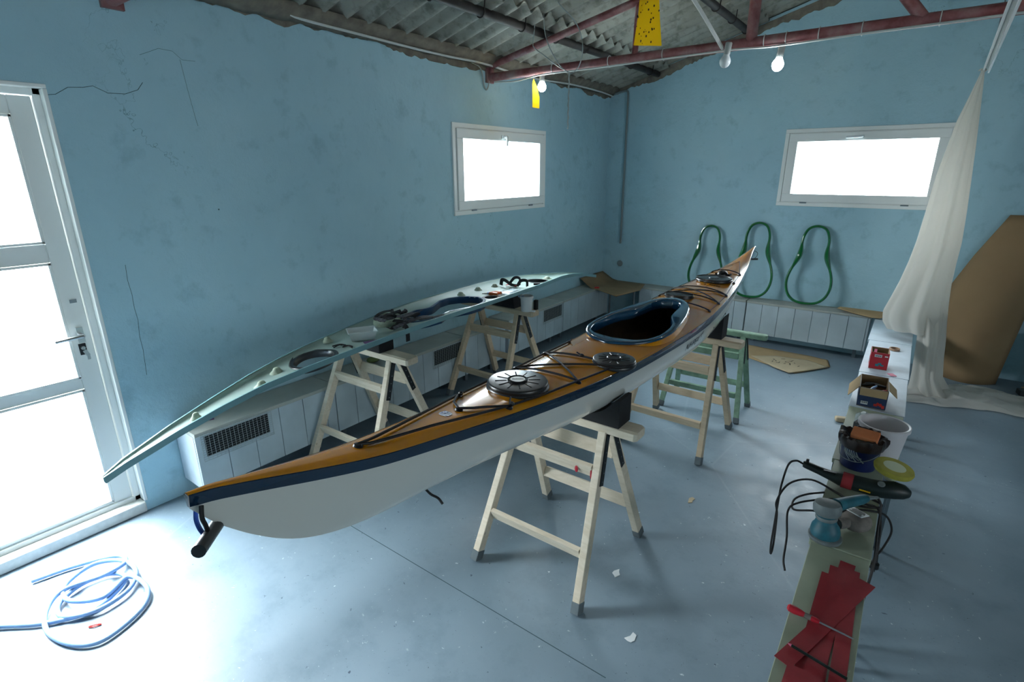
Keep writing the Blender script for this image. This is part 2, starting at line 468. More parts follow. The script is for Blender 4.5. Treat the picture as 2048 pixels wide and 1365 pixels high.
FW = (-1.9, 1.3, 1.15, 2.2)                     # unseen window added in the right wall for fill daylight (y0,y1,z0,z1)
b = MB()
for (a0, a1, z0, z1) in wall_cells([YF-TH, FW[0], FW[1], YB], [0, FW[2], FW[3], 2.6], [FW]): b.bb((XR, a0, z0), (XR+TH, a1, z1))
struct(build(b, 'wall_right', 'wall'))
b = MB(); b.bb((XW, YF-TH, 0), (XR, YF, 2.55))
b.prism([(XW, 2.55), (XR, 2.55), (XR, roof_z(XR)+.06), (r, roof_z(r)+.06), (XW, roof_z(XW)+.06)], 1, YF-TH, YF)
struct(build(b, 'wall_front', 'wall'))

# corrugated roof: overlapping courses of sheet, one object
b = MB()
def course(x0, x1, dz, mirror=False):
    ny = 420; rows = []
    for top in (0, 1):
        for x in (x0, x1):
            row = []
            for i in range(ny+1):
                y = YF-TH+(YB+TH-YF+TH)*i/ny
                z = roof_z(x)+dz+.028*math.cos(2*PI*y/.16)+.012+(.008 if top else 0)
                row.append((x, y, z))
            rows.append(row)
    b.loft([rows[0], rows[1]]); b.loft([rows[3], rows[2]]); b.loft([rows[0], rows[2]]); b.loft([rows[1], rows[3]])
course(-3.36, -2.38, .016); course(-2.56, -1.44, .046); course(-1.62, -.3, .076); course(-.48, 1.21, .106)
course(1.19, 2.9, .118); course(2.7, 4.2, .088); course(4.0, 5.7, .058)
struct(build(b, 'ceiling', 'roof', smooth=True, angle=60))

# mortar packing on the top of the left wall under the sheets
b = MB()
rows = []
for i in range(140):
    y = YF+(YB-YF)*i/139; j = random.uniform(-.006, .006)
    rows.append([(XW+.02+j, y, 2.555+j), (XW+.055+j, y, 2.575), (XW+.085+j*2, y, 2.592+j), (XW+.12+j, y, 2.63)])
b.loft(rows)
struct(build(b, 'trim_1', 'mortar', smooth=True, solid=.01))

# ground outside
b = MB(); b.bb((-14, -10, -.2), (XW-TH-.001, 14, -.02)); b.bb((XW-TH, YB+TH+.001, -.2), (8, 16, -.02)); b.bb((XR+TH+.001, -10, -.2), (15, YB, -.02))
struct(build(b, 'ground', 'outside'))

# ------------------------------------------------------------------ door
door = bpy.data.objects.new('door_1', None); COL.objects.link(door); door.location = (XW-.06, (D0+D1)/2, DZ0); struct(door)
xd = XW-.062
b = MB()
for (y0, y1, z0, z1) in ((D0, D0+.03, DZ0, DZ1), (D1-.03, D1, DZ0, DZ1), (D0, D1, DZ1-.03, DZ1), (D0, D1, DZ0, DZ0+.03)):
    b.bb((XW-.14, y0, z0), (XW-.05, y1, z1))
build(b, 'door_frame', 'pvc', door, bevel=.004)
lf0, lf1 = D0+.034, D1-.034
panes = [(.095, .735), (.79, 1.355), (1.44, 1.98)]
py0, py1 = D0+.12, .685
b = MB()
b.bb((xd-.05, lf0, DZ0+.02), (xd, py0, DZ1-.034)); b.bb((xd-.05, py1, DZ0+.02), (xd, lf1, DZ1-.034))
zz = [DZ0+.02]+[q for p in panes for q in p]+[DZ1-.034]
for i in range(0, len(zz), 2): b.bb((xd-.05, py0, zz[i]), (xd, py1, zz[i+1]))
leaf = build(b, 'door_leaf', 'pvc', door, bevel=.004)
for z0, z1 in panes:
    b = MB()
    for (a0, a1, c0, c1) in ((py0, py1, z0, z0+.012), (py0, py1, z1-.012, z1), (py0, py0+.012, z0, z1), (py1-.012, py1, z0, z1)):
        b.bb((xd-.004, a0, c0), (xd+.006, a1, c1))
    build(b, 'glazing_bead', 'pvc', leaf, bevel=.002)
    b = MB(); b.bb((xd-.028, py0, z0), (xd-.022, py1, z1)); build(b, 'glass_pane', 'glass', leaf)
b = MB(); b.bb((xd, .712, .965), (xd+.006, .738, 1.04))
b.tube(curve([(xd+.006, .724, 1.005), (xd+.045, .724, 1.005), (xd+.05, .715, 1.005), (xd+.05, .66, 1.003), (xd+.047, .615, 1.0)], 4), .009, 8)
build(b, 'door_handle', 'chrome', door, smooth=True)
b = MB(); b.bb((xd, .706, .905), (xd+.005, .734, .96), mi=0)
b.tube([(xd, .72, .94), (xd+.016, .72, .94)], .009, 10, mi=1)
lk = build(b, 'lock_plate', ['hinge', 'chrome'], door)
b = MB(); b.box((xd+.026, .72, .94), (.02, .003, .008)); b.box((xd+.03, .724, .918), (.004, .016, .03), Matrix.Rotation(.4, 3, 'X')); b.box((xd+.034, .728, .898), (.004, .012, .026))
build(b, 'key', 'chrome', lk)
b = MB(); b.box((xd+.002, .73, 1.168), (.006, .026, .016)); build(b, 'latch_cap', 'steel', door)
b = MB(); b.bb((XW-TH-.004, D0+.001, .001), (XW+.012, D1-.001, DZ0+.004)); struct(build(b, 'trim_2', 'threshold', bevel=.006))
b = MB()                                             # white painted reveal round the door opening
b.bb((XW-.049, D1-.004, DZ0+.006), (XW+.004, D1+.012, DZ1-.005)); b.bb((XW-.049, D0-.012, DZ0+.006), (XW+.004, D0+.004, DZ1-.005)); b.bb((XW-.049, D0-.012, DZ1-.004), (XW+.004, D1+.012, DZ1+.012))
struct(build(b, 'trim_3', 'pvc', bevel=.003))

# ------------------------------------------------------------------ windows
def window(name, W, side, handle_open):
    a0, a1, z0, z1 = W
    root = bpy.data.objects.new(name, None); COL.objects.link(root)
    def P(d, u, z):      # d = distance into the room from the wall face
        return (XW+d, u, z) if side == 'left' else (u, YB-d, z)
    def bb(b, d0, d1, u0, u1, c0, c1): b.bb(P(d0, u0, c0), P(d1, u1, c1))
    root.location = P(0, (a0+a1)/2, z0); struct(root)
    def ring(b, d0, d1, q, w):
        u0, u1, c0, c1 = a0+q, a1-q, z0+q, z1-q
        bb(b, d0, d1, u0, u1, c0, c0+w); bb(b, d0, d1, u0, u1, c1-w, c1); bb(b, d0, d1, u0, u0+w, c0+w, c1-w); bb(b, d0, d1, u1-w, u1, c0+w, c1-w)
    b = MB(); ring(b, -.06, .014, 0, .035); ring(b, -.06, .006, .035, .022); build(b, 'window_frame', 'pvc', root, bevel=.003)
    b = MB(); ring(b, -.05, .024, .042, .075); sash = build(b, 'window_sash', 'pvc', root, bevel=.004)
    b = MB(); bb(b, -.02, -.014, a0+.1, a1-.1, z0+.1, z1-.1); build(b, 'glass_pane', 'glass', sash)
    um = (a0+a1)/2-(.02 if side == 'left' else .04); zh = z1-.085
    b = MB(); bb(b, .024, .034, um-.035, um+.035, zh-.014, zh+.014)
    if handle_open: b.tube(curve([P(.034, um, zh), P(.06, um, zh), P(.068, um-.005, zh-.02), P(.07, um-.012, zh-.075)], 4), .011, 8)
    else: b.tube(curve([P(.034, um+.02, zh), P(.055, um+.02, zh), P(.06, um, zh-.002), P(.058, um-.1, zh-.006)], 4), .01, 8)
    build(b, 'window_handle', 'white', root, smooth=True)
    for u in (a0+.24, a1-.26):
        b = MB(); bb(b, .014, .022, u-.03, u+.03, z0+.028, z0+.04); build(b, 'hinge', 'steel', root)
    return root
window('window_1', W1, 'left', True)
window('window_2', W2, 'back', False)

root = bpy.data.objects.new('added_fill_window', None); COL.objects.link(root); root.location = (XR, (FW[0]+FW[1])/2, FW[2]); struct(root)  # added out of view to bring daylight onto the hull side and left wall
b = MB(); ym = (FW[0]+FW[1])/2
for (y0, y1, z0, z1) in ((FW[0], FW[1], FW[2], FW[2]+.06), (FW[0], FW[1], FW[3]-.06, FW[3]), (FW[0], FW[0]+.06, FW[2], FW[3]), (FW[1]-.06, FW[1], FW[2], FW[3]), (ym-.03, ym+.03, FW[2], FW[3])):
    b.bb((XR+.01, y0, z0), (XR+.08, y1, z1))
build(b, 'window_frame', 'pvc', root, bevel=.004)
b = MB(); b.bb((XR+.044, FW[0]+.05, FW[2]+.05), (XR+.05, FW[1]-.05, FW[3]-.05)); build(b, 'glass_pane', 'glass', root)

# ------------------------------------------------------------------ steel roof structure
YT = 3.80
tr = thing('roof_truss', 'red painted tubular steel roof truss spanning the room under the sheets', 'truss', (XW, YT, 2.48))
b = MB(); b.tube([(XW+.02, YT, 2.482), (XR, YT, 2.495)], .033, 14); build(b, 'bottom_chord', 'truss', tr, smooth=True)
b = MB(); b.tube([(XW+.02, YT, 2.565), (1.2, YT, 3.445), (XR, YT, 2.58)], .026, 12); build(b, 'top_chord', 'truss', tr, smooth=True)
def chz(x): return 2.565+.2068*(x-XW)
for x, x2, rr in ((-1.76, -1.75, .021), (-1.0, -1.0, .034), (-.15, -.62, .03), (.72, 1.2, .03), (2.4, 2.4, .03), (3.4, 3.4, .03)):
    z2 = chz(x2) if x2 <= 1.2 else 3.445-.206*(x2-1.2)
    b = MB(); b.tube([(x, YT, 2.49), (x2, YT, z2)], rr, 12); build(b, 'web_post', 'truss', tr, smooth=True)
b = MB(); b.box((XW+.012, YT, 2.52), (.02, .09, .16)); b.tube([(XW+.03, YT, 2.49), (XW+.03, YT, 2.565)], .016, 8); build(b, 'end_plate', 'truss', tr)
for x in (-2.42, -1.95, -1.55, -.92, -.8, -.63, -.42, -.08, .2):
    b = MB(); b.tube([(x+.036*math.cos(a)*0, YT+.036*math.cos(a), 2.486+.036*math.sin(a)) for a in [2*PI*i/12 for i in range(12)]], .003, 5, closed=True); build(b, 'cable_tie', 'cable_white', tr)

t2 = copy_tree(tr); t2.location = (XW, 1.12, 2.48); t2['label'] = 'nearer red roof truss, only its left end showing above the door wall'
def purlin(x, lab):
    z = roof_z(x)-.012
    root = thing('roof_purlin', lab, 'purlin', (x, YF, z))
    b = MB(); b.tube([(x, YF-.02, z), (x, YB+.02, z)], .03, 12); build(b, 'tube', 'darksteel', root, smooth=True)
    y = 1.2
    while y < YB-.1:
        b = MB(); pts = [(x+.035*math.cos(a), y, z+.035*math.sin(a)) for a in [PI*.1-PI*1.25*i/9 for i in range(10)]]
        b.tube([(x+.04, y, z+.09)]+pts, .0045, 6); build(b, 'hook_bolt', 'darksteel', root); y += .46
purlin(-2.505, 'dark steel purlin tube nearest the left wall, under the corrugated sheets')
purlin(-1.585, 'dark steel purlin tube higher up the roof, above the unlit bulb')
purlin(-.62, 'dark steel purlin tube highest up the roof, towards the ridge')

# wiring
def cable(name, pts, r, m, lab, cat='cable', grp=None, n=5):
    p = curve(pts, n); b = MB(); b.tube(p, r, 6)
    return solo(b, name, m, lab, cat, tuple(p[0]), grp, smooth=True)
cable('wall_cable', [(XW+.03,1.2,2.575),(XW+.06,1.86,2.59),(XW+.058,2.05,2.57),(XW+.058,2.5,2.562),(XW+.058,2.92,2.556),(XW+.058,3.3,2.557),(XW+.058,3.655,2.565),(XW+.058,4.32,2.54),(XW+.058,5.1,2.566),(XW+.056,5.7,2.56),(XW+.05,5.98,2.545)], .008, 'cable_white', 'white cable strung along the top of the left wall under the roof')
cable('wall_cable', [(XW+.03,3.55,2.56),(XW+.018,3.66,2.545),(XW+.016,3.70,2.50),(XW+.014,3.72,2.42),(XW+.014,3.75,2.385),(XW+.016,3.775,2.41),(XW+.02,3.785,2.47)], .005, 'cable_grey', 'thin cable looping down the left wall beside the truss end')
cable('truss_cable', [(XW+.08,YT-.02,2.44),(-2.75,YT-.035,2.425),(-2.5,YT-.038,2.448),(-2.1,YT-.035,2.448),(-1.6,YT-.03,2.452),(-1.1,YT-.03,2.456),(-.85,YT-.02,2.448),(-.3,YT-.03,2.455),(.6,YT-.03,2.46)], .006, 'cable_white', 'white cable tied along the underside of the red truss chord')
cable('lamp_cable', [(-1.16,YT-.02,2.47),(-1.2,3.5,2.6),(-1.22,3.1,2.72),(-1.24,2.6,2.9),(-1.3,2.2,2.99)], .011, 'cable_white', 'white cable running down from the roof to the unlit bulb')
cable('hanging_wire', [(-2.46,3.62,2.92),(-2.47,3.62,2.8),(-2.485,3.62,2.66),(-2.48,3.62,2.61),(-2.38,3.62,2.54),(-2.28,3.62,2.47),(-2.2,3.64,2.425),(-2.17,3.64,2.41),(-2.1,3.62,2.44),(-2.06,3.6,2.52),(-2.07,3.6,2.62),(-2.13,3.6,2.73),(-2.24,3.58,2.84),(-2.3,3.58,2.93)], .0035, 'cable_grey', 'thin grey wire looped over the truss near the lit bulb')
cable('hanging_wire', [(-2.39,3.6,2.92),(-2.385,3.6,2.82),(-2.37,3.6,2.68),(-2.33,3.62,2.57),(-2.26,3.63,2.47),(-2.2,3.64,2.42)], .0035, 'cable_grey', 'thin grey wire dropping straight from the roof sheets to the truss')
b = MB(); b.tube([(-2.185+.002*math.sin(i*1.7), 3.64+.002*math.cos(i*1.7), 2.42-.38*i/24) for i in range(25)], [.0055+.0015*math.sin(i*2.4) for i in range(25)], 6)
solo(b, 'twisted_string', 'cable_grey', 'grey twisted string hanging straight down below the truss', 'string', (-2.185, 3.64, 2.42))
b = MB(); b.tube(curve([(-3.0,YB-.02,2.57),(-2.9,YB-.02,2.59),(-2.84,YB-.02,2.585),(-2.832,YB-.02,2.5)], 4)+[(-2.83,YB-.02,2.2),(-2.825,YB-.02,1.5),(-2.822,YB-.02,.9)], .012, 8)
solo(b, 'conduit_pipe', 'conduit', 'grey conduit pipe running down the back wall beside the corner', 'pipe', (-2.822, YB-.02, .9), smooth=True)
b = MB(); b.lathe([(.036,0),(.036,.006),(.03,.009)], 20, (-2.82, YB, .655), Matrix.Rotation(PI/2, 3, 'X'))
solo(b, 'cover_plate', 'conduit', 'round pale cover plate on the back wall below the conduit', 'cover plate', (-2.82, YB, .655), smooth=True)

def bulb(x, z, lit, lab, tilt=0, y=YT):
    root = thing('light_bulb', lab, 'light bulb', (x, y, z), 'bulbs hung from the truss')
    R = Matrix.Rotation(tilt, 3, 'Y')
    b = MB(); b.lathe([(.018,.042),(.02,.05),(.02,.105),(.016,.11)], 14, (x, y, z), R); build(b, 'socket', 'socket', root, smooth=True)
    b = MB(); b.lathe([(.0005,-.033),(.012,-.031),(.024,-.022),(.032,-.006),(.033,.008),(.028,.022),(.02,.034),(.017,.044)], 20, (x, y, z), R)
    build(b, 'globe', 'bulb_on' if lit else 'bulb_off', root, smooth=True)
bulb(-2.525, 2.365, True, 'lit white bulb hanging from the truss near the left wall')
bulb(-1.125, 2.385, False, 'unlit white bulb hanging from the truss beside the thick post', .12, YT-.06)
bulb(-.83, 2.345, True, 'lit white bulb hanging from the truss above the back window', .1)

def strip(pts, lab, flies, thick=.0012):
    xs = [p[0] for p in pts]; zs = [p[2] for p in pts]
    b = MB(); n = len(pts)
    b.add(pts, [tuple(range(n))])
    o = solo(b, 'sticky_fly_strip', 'yellow', lab, 'fly strip', (sum(xs)/n, pts[0][1], max(zs)), 'yellow fly strips', solid=thick)
    return o
strip([(-1.492,3.2,2.437),(-1.322,3.2,2.414),(-1.345,3.2,2.56),(-1.365,3.2,2.72),(-1.47,3.2,2.735),(-1.475,3.2,2.6)], 'broad yellow sticky fly strip with dark specks hanging beside the truss post', 1)
fs = [o for o in COL.objects if o.name == 'sticky_fly_strip'][0]
b = MB()
for i in range(34):
    x = random.uniform(-1.48, -1.35); z = random.uniform(2.44, 2.7)
    b.sphere((x, 3.1985, z), random.uniform(.0018, .005), (1, .4, 1.4), 6, 4)
build(b, 'trapped_flies', 'fly', fs)['kind'] = 'stuff'
b = MB(); b.tube([(-1.41,3.2,2.73), (-1.405,3.2,2.95)], .0012, 4); build(b, 'thread', 'cable_white', fs)
strip([(-2.58,3.753,2.221),(-2.58,3.846,2.221),(-2.58,3.85,2.298),(-2.58,3.815,2.371),(-2.58,3.765,2.427),(-2.58,3.75,2.399)], 'narrow yellow sticky fly strip hanging beside the lit bulb', 0)

f2 = [o for o in COL.objects if o.name == 'sticky_fly_strip.001'][0]
b = MB(); b.tube([(-2.58,3.763,2.42), (-2.58,3.778,2.46)], .0012, 4); build(b, 'thread', 'cable_white', f2)

# ------------------------------------------------------------------ benches
def vent(root, y0, y1, z0, z1, x):
    b = MB(); b.bb((x-.002, y0+.02, z0+.02), (x+.001, y1-.02, z1-.02));  # near-black plate on the solid panel, painted shade in place of a hole
    v = build(b, 'vent_shade_plate', 'dark', root)
    b = MB(); n = int((y1-y0)/.021)
    for i in range(n+1):
        y = y0+(y1-y0)*i/n; b.tube([(x+.006, y, z0), (x+.006, y, z1)], .0012, 4)
    m = int((z1-z0)/.0125)
    for i in range(m+1):
        z = z0+(z1-z0)*i/m; b.tube([(x+.0075, y0, z), (x+.0075, y1, z)], .0009, 4)
    build(b, 'vent_mesh', 'wire', v)
BT = .445; XF = -2.81; ZB = .105
def left_bench(y0, y1, lab, vt=None, feet=True):
    root = thing('bench_cabinet', lab, 'bench', (XF-.1, (y0+y1)/2, 0), 'bench run along the left wall')
    b = MB(); b.bb((XW+.012, y0, BT-.022), (XF+.006, y1, BT)); build(b, 'bench_top', 'bench_top', root, bevel=.003)
    b = MB(); y = y0
    while y < y1-.01:                              # vertical boards with narrow joints
        e = min(y+.156, y1); b.bb((XF-.016, y+.0015, ZB), (XF, e-.0015, BT-.022)); y += .157
    build(b, 'front_panel', 'bench', root)
    for yy in (y0+.008, y1-.008):
        b = MB(); b.bb((XW+.014, yy-.008, ZB), (XF-.017, yy+.008, BT-.022)); build(b, 'side_panel', 'bench_white', root)
    for yy in (y0+.1, y1-.1):
        b = MB(); b.bb((XF-.12, yy-.015, 0), (XF-.09, yy+.015, ZB)); build(b, 'foot', 'steel', root)
    if vt: vent(root, vt[0], vt[1], .275, .432, XF)
left_bench(1.005, 1.86, 'white panelled bench cabinet with mesh vent, nearest the door', (1.03, 1.425))
left_bench(1.865, 3.13, 'white panelled bench cabinet with mesh vent, between the two left sawhorses', (2.745, 3.115))
left_bench(3.135, 3.68, 'short white bench cabinet without a vent, behind the sawhorse holding a bucket')
left_bench(3.73, 4.69, 'white panelled bench cabinet with mesh vent, beneath the left window', (4.30, 4.675))
left_bench(4.695, 5.72, 'plain grey bench cabinet nearest the far left corner')
YFB = 5.81
def back_bench(x0, x1, lab):
    root = thing('bench_cabinet', lab, 'bench', ((x0+x1)/2, YFB+.1, 0), 'bench run along the back wall')
    b = MB(); b.bb((x0, YFB-.006, BT-.02), (x1, YB-.004, BT+.002)); build(b, 'bench_top', 'bench_top', root, bevel=.003)
    b = MB(); x = x0
    while x < x1-.01:
        e = min(x+.152, x1); b.bb((x+.0015, YFB, ZB), (e-.0015, YFB+.016, BT-.02)); x += .153
    build(b, 'front_panel', 'bench', root)
    for xx in (x0+.008, x1-.008):
        b = MB(); b.bb((xx-.008, YFB+.017, ZB), (xx+.008, YB-.006, BT-.02)); build(b, 'side_panel', 'bench', root)
    for xx in (x0+.08, x1-.08):
        b = MB(); b.bb((xx-.015, YFB+.09, 0), (xx+.015, YFB+.12, ZB)); build(b, 'foot', 'steel', root)
back_bench(-2.45, -1.265, 'white panelled back-wall bench near the left corner, under the kayak bow')
back_bench(-1.255, -.165, 'white panelled back-wall bench under the green rings')
back_bench(.985, 1.75, 'white back-wall bench behind the leaning brown board')
b = MB(); b.bb((XW+.014, 5.73, BT-.022), (-2.46, YB-.006, BT))                      # corner table
root = thing('corner_table', 'small corner table joining the two bench runs, on thin steel legs', 'table', (-2.7, 5.85, 0))
build(b, 'table_top', 'bench_top', root)
for x, y in ((-2.80, 5.76), (-2.49, 5.76), (-2.49, 5.98), (-2.98, 5.98)):
    b = MB(); b.tube([(x, y, 0), (x, y, BT-.022)], .012, 8); build(b, 'leg', 'steel', root)

# loose bench boards on steel trestles in the right foreground
def right_bench(x0, x1, y0, y1, m, lab):
    root = thing('low_bench', lab, 'bench', ((x0+x1)/2, (y0+y1)/2, 0), 'low benches in a row on the right')
    b = MB(); b.bb((x0, y0+.002, .418), (x1, y1-.002, .44)); build(b, 'bench_top', m, root, bevel=.002)
    for yy in (y0+.06, y1-.06):
        for xx in (x0+.014, x1-.014):
            b = MB(); b.bb((xx-.012, yy-.0015, .004), (xx+.012, yy+.0015, .416)); b.bb((xx-.0015, yy-.012, .004), (xx+.0015, yy+.012, .416))
            b.bb((xx-.022, yy-.02, 0), (xx+.022, yy+.02, .004)); build(b, 'leg', 'steel', root)
        b = MB(); b.bb((x0+.004, yy-.012, .388), (x1-.004, yy+.012, .417)); build(b, 'cross_rail', 'steel', root)
right_bench(-.095, .089, .55, 1.98, 'bench_near', 'dusty green bench board covered with red strips, closest to the camera')
right_bench(-.102, .092, 1.985, 2.70, 'bench_near', 'dusty bench board holding the sander and polisher')
right_bench(-.112, .145, 2.705, 3.44, 'bench_near', 'bench board carrying the white and dark buckets')
right_bench(-.118, .152, 3.445, 4.12, 'bench_white', 'white bench board carrying the open navy box')
right_bench(-.122, .156, 4.125, 5.0, 'bench_white', 'white bench board carrying the red box and tape roll')
right_bench(-.132, .158, 5.005, 5.79, 'bench_white', 'white bench board under the hanging dust cloth')

# ------------------------------------------------------------------ sawhorses
def make_saw(lab, woodm, mframe):
    root = thing('sawhorse', lab, 'sawhorse', (0,0,0), 'wooden sawhorses')
    b = MB(); hw, L = .0475, .365; z0, z1 = .70, .745
    prof = [(-hw, z0+.006), (-hw+.008, z0), (hw-.008, z0), (hw, z0+.006), (hw, z1-.008), (hw-.01, z1), (-hw+.01, z1), (-hw, z1-.008)]
    rows = []
    for x, s in ((-L, .82), (-L+.012, 1), (L-.012, 1), (L, .82)):
        rows.append([(x, p*s, z0+(q-z0-.022)*s+.022) for p, q in prof])
    b.loft(rows, closed=True); b.f.append(tuple(range(7,-1,-1))); b.f.append(tuple(range(24,32))); b.mi += [0,0]
    build(b, 'top_beam', woodm, root, smooth=True, angle=25)
    for sx in (-1, 1):
        for sy in (-1, 1):
            top = Vector((sx*.215, sy*.03, .703)); bot = Vector((sx*.272, sy*.312, .0))
            ax = (bot-top).normalized(); foot = top+ax*((top.z-.045)/-ax.z)
            b = MB(); b.bar(top, foot, .046, .034, (0,1,0) if False else (sx,0,0)); lg = build(b, 'leg', mframe, root, bevel=.003)
            b = MB(); b.bar(foot-ax*.002, bot-ax*.002, .050, .038, (sx,0,0)); build(b, 'foot_cap', 'foot', lg, bevel=.003)
    def legp(sx, sy, z):
        t = (.703-z)/.703; return Vector((sx*(.215+.057*t), sy*(.03+.282*t), z))
    for sy in (-1, 1):
        for z, h in ((.545, .06), (.225, .052)):
            p = legp(-1, sy, z)+Vector((.02, sy*.004, 0)); q = legp(1, sy, z)+Vector((-.02, sy*.004, 0))
            b = MB(); b.bar(p, q, .022, h, (0, sy*.38, 1)); build(b, 'rail', mframe, root, bevel=.002)
    for sx in (-1, 1):
        b = MB()
        for sy in (-1, 1):
            p = legp(sx, sy, .695)+Vector((sx*.0195, -sy*.004, 0)); q = legp(sx, sy, .49)+Vector((sx*.0195, -sy*.012, 0))
            b.bar(p, q, .03, .004, (sx, 0, 0))
            for t in (.35, .55, .75, .92):
                c = p.lerp(q, t)+Vector((sx*.003, 0, 0)); b.sphere(c, .0035, (.6,1,1), 6, 4, mi=1)
        b.tube([(sx*.236, -.03, .692), (sx*.236, .03, .692)], .007, 8)
        build(b, 'hinge_bracket', ['hinge', 'steel'], root)
    return root
sw = make_saw('pale pine sawhorse closest to the camera, holding the kayak stern', 'pine', 'pine')
sw.location = (-1.105, 1.875, 0)
def more_saw(lab, x, y, rz, swap=None):
    c = copy_tree(sw); c['label'] = lab; c.location = (x, y, 0); c.rotation_euler = (0, 0, rz)
    if swap:
        def rec(o):
            for ch in o.children:
                for i, s in enumerate(ch.material_slots):
                    if s.material == M['pine']:
                        ch.data = ch.data.copy(); ch.data.materials[i] = M[swap]
                rec(ch)
        rec(c)
    return c
more_saw('pale pine sawhorse under the kayak bow end, in front of the green one', -1.075, 3.345, -.02, 'pine_old')
more_saw('pale pine sawhorse under the near end of the upturned teal deck', -2.50, 1.925, .03)
more_saw('pale pine sawhorse under the far end of the teal deck, with a white bucket', -2.525, 3.215, -.01, 'pine_old')
gs = more_saw('worn green sawhorse standing empty behind the kayak', -1.06, 3.925, .02, 'greenwood')
gs.scale = (1.03, .58, .86)
# red paint drips on the nearest sawhorse
b = MB(); b.sphere((-.97, 1.764, .535), .011, (.8, .35, 1.5), 8, 6); b.sphere((-.972, 1.766, .557), .004, (.7, .4, 2.2), 6, 5)
b.sphere((-.90, 1.764, .535), .008, (.6, .35, 3), 8, 6); build(b, 'paint_drip', 'redpaint', sw)['label'] = 'red paint drips on the upper rail'
sw.children[-1].matrix_parent_inverse = Matrix()

# ------------------------------------------------------------------ kayak
KT = np.array([0.0,.012,.0246,.0371,.0497,.0623,.0749,.0874,.1,.13,.1667,.2033,.24,.2767,.3133,.35,.3867,.4233,.46,.4967,.5333,.57,.6067,.6433,.68,.7167,.7533,.79,.8267,.8633,.9,.92,.934,.948,.962,.976,.99,1.0])
KW = np.array([.008,.013,.0169,.0232,.0311,.0393,.0461,.0519,.0602,.0737,.0909,.1097,.1288,.1466,.1616,.174,.1839,.1914,.1973,.2025,.2068,.209,.2071,.1998,.1883,.1739,.1564,.1359,.1133,.0902,.0698,.0544,.0433,.034,.025,.016,.007,.003])
KZ = np.array([1.150,1.1465,1.1344,1.1217,1.11,1.099,1.0886,1.0785,1.0672,1.054,1.0404,1.0281,1.0175,1.0088,1.0021,.9972,.9941,.9929,.9937,.9963,.9997,1.0039,1.0103,1.0195,1.03,1.0401,1.0498,1.0604,1.0735,1.0898,1.1076,1.1239,1.1382,1.1519,1.1656,1.1792,1.1928,1.197])
KK = np.array([1.118,1.0479,.9938,.9488,.9167,.8954,.8809,.8695,.8591,.8491,.84,.8317,.8234,.8137,.8025,.7913,.7826,.7776,.7756,.7751,.7753,.7757,.776,.7757,.7757,.7789,.7905,.8138,.8451,.878,.9087,.9374,.9657,.9974,1.0362,1.0829,1.1348,1.183])
KB = np.array([.027,.0274,.0277,.0281,.0285,.0289,.0292,.0296,.03,.0308,.0318,.0328,.0337,.034,.034,.034,.034,.034,.0343,.0352,.0362,.0372,.0377,.0363,.0348,.0324,.029,.0256,.0222,.0194,.0177,.0167,.0161,.0154,.0148,.0141,.0135,.012])
CT, CV = [0,.04,.1,.25,.4,.6,.7,.8,.95,1], [.004,.007,.012,.018,.020,.030,.035,.028,.012,.003]
_t = np.linspace(0, 1, 401)
def _smooth(v, k=14):
    a = np.interp(_t, KT, v); p = np.r_[2*a[0]-a[k:0:-1], a, 2*a[-1]-a[-2:-k-2:-1]]
    g = np.exp(-.5*(np.arange(-k, k+1)/(k/2.2))**2); g /= g.sum()
    q = np.convolve(p, g, 'valid'); f = np.clip(np.minimum(_t, 1-_t)/.03, 0, 1); return a*(1-f)+q*f
KW, KZ, KK, KB = [_smooth(v) for v in (KW, KZ, KK, KB)]; KT = _t
Y0, Y1, KA, KBB = .3399, 4.3369, -1.05249, .027713
NT, NV = [0,.12,.3,.6,.85,1], [1.1,1.25,2.2,2.4,1.5,1.1]
PD = 2.6
def kt(y): return (y-Y0)/(Y1-Y0)
def kx(y): return KA+KBB*y
def kw(y): return float(np.interp(kt(y), KT, KW))
def kzs(y): return float(np.interp(kt(y), KT, KZ))
def kkeel(y): return float(np.interp(kt(y), KT, KK))
def kcrown(y): return float(np.interp(kt(y), CT, CV))
def deck(y, s, dz=0):
    w = kw(y); return Vector((kx(y)+s*w, y, kzs(y)+kcrown(y)*(1-abs(s)**PD)+dz))
def deckxy(x, y, dz=0): return deck(y, max(-1, min(1, (x-kx(y))/kw(y))), dz)
def hullpt(y, q, side, off=0):
    """q 0 at the gunwale, 1 at the keel"""
    n = float(np.interp(kt(y), NT, NV)); w = kw(y); zs = kzs(y); D = zs-kkeel(y)
    return Vector((kx(y)+side*(w*(1-q**n)**(1/n)+off), y, zs-D*q))

kay = thing('kayak', 'glossy amber and white sea kayak with navy stripe resting on two sawhorses', 'kayak', (-1.0, 2.34, .775))
ys = [Y0+(Y1-Y0)*t for t in np.concatenate([np.linspace(0, .1, 22), np.linspace(.106, .9, 190), np.linspace(.905, 1, 24)])]
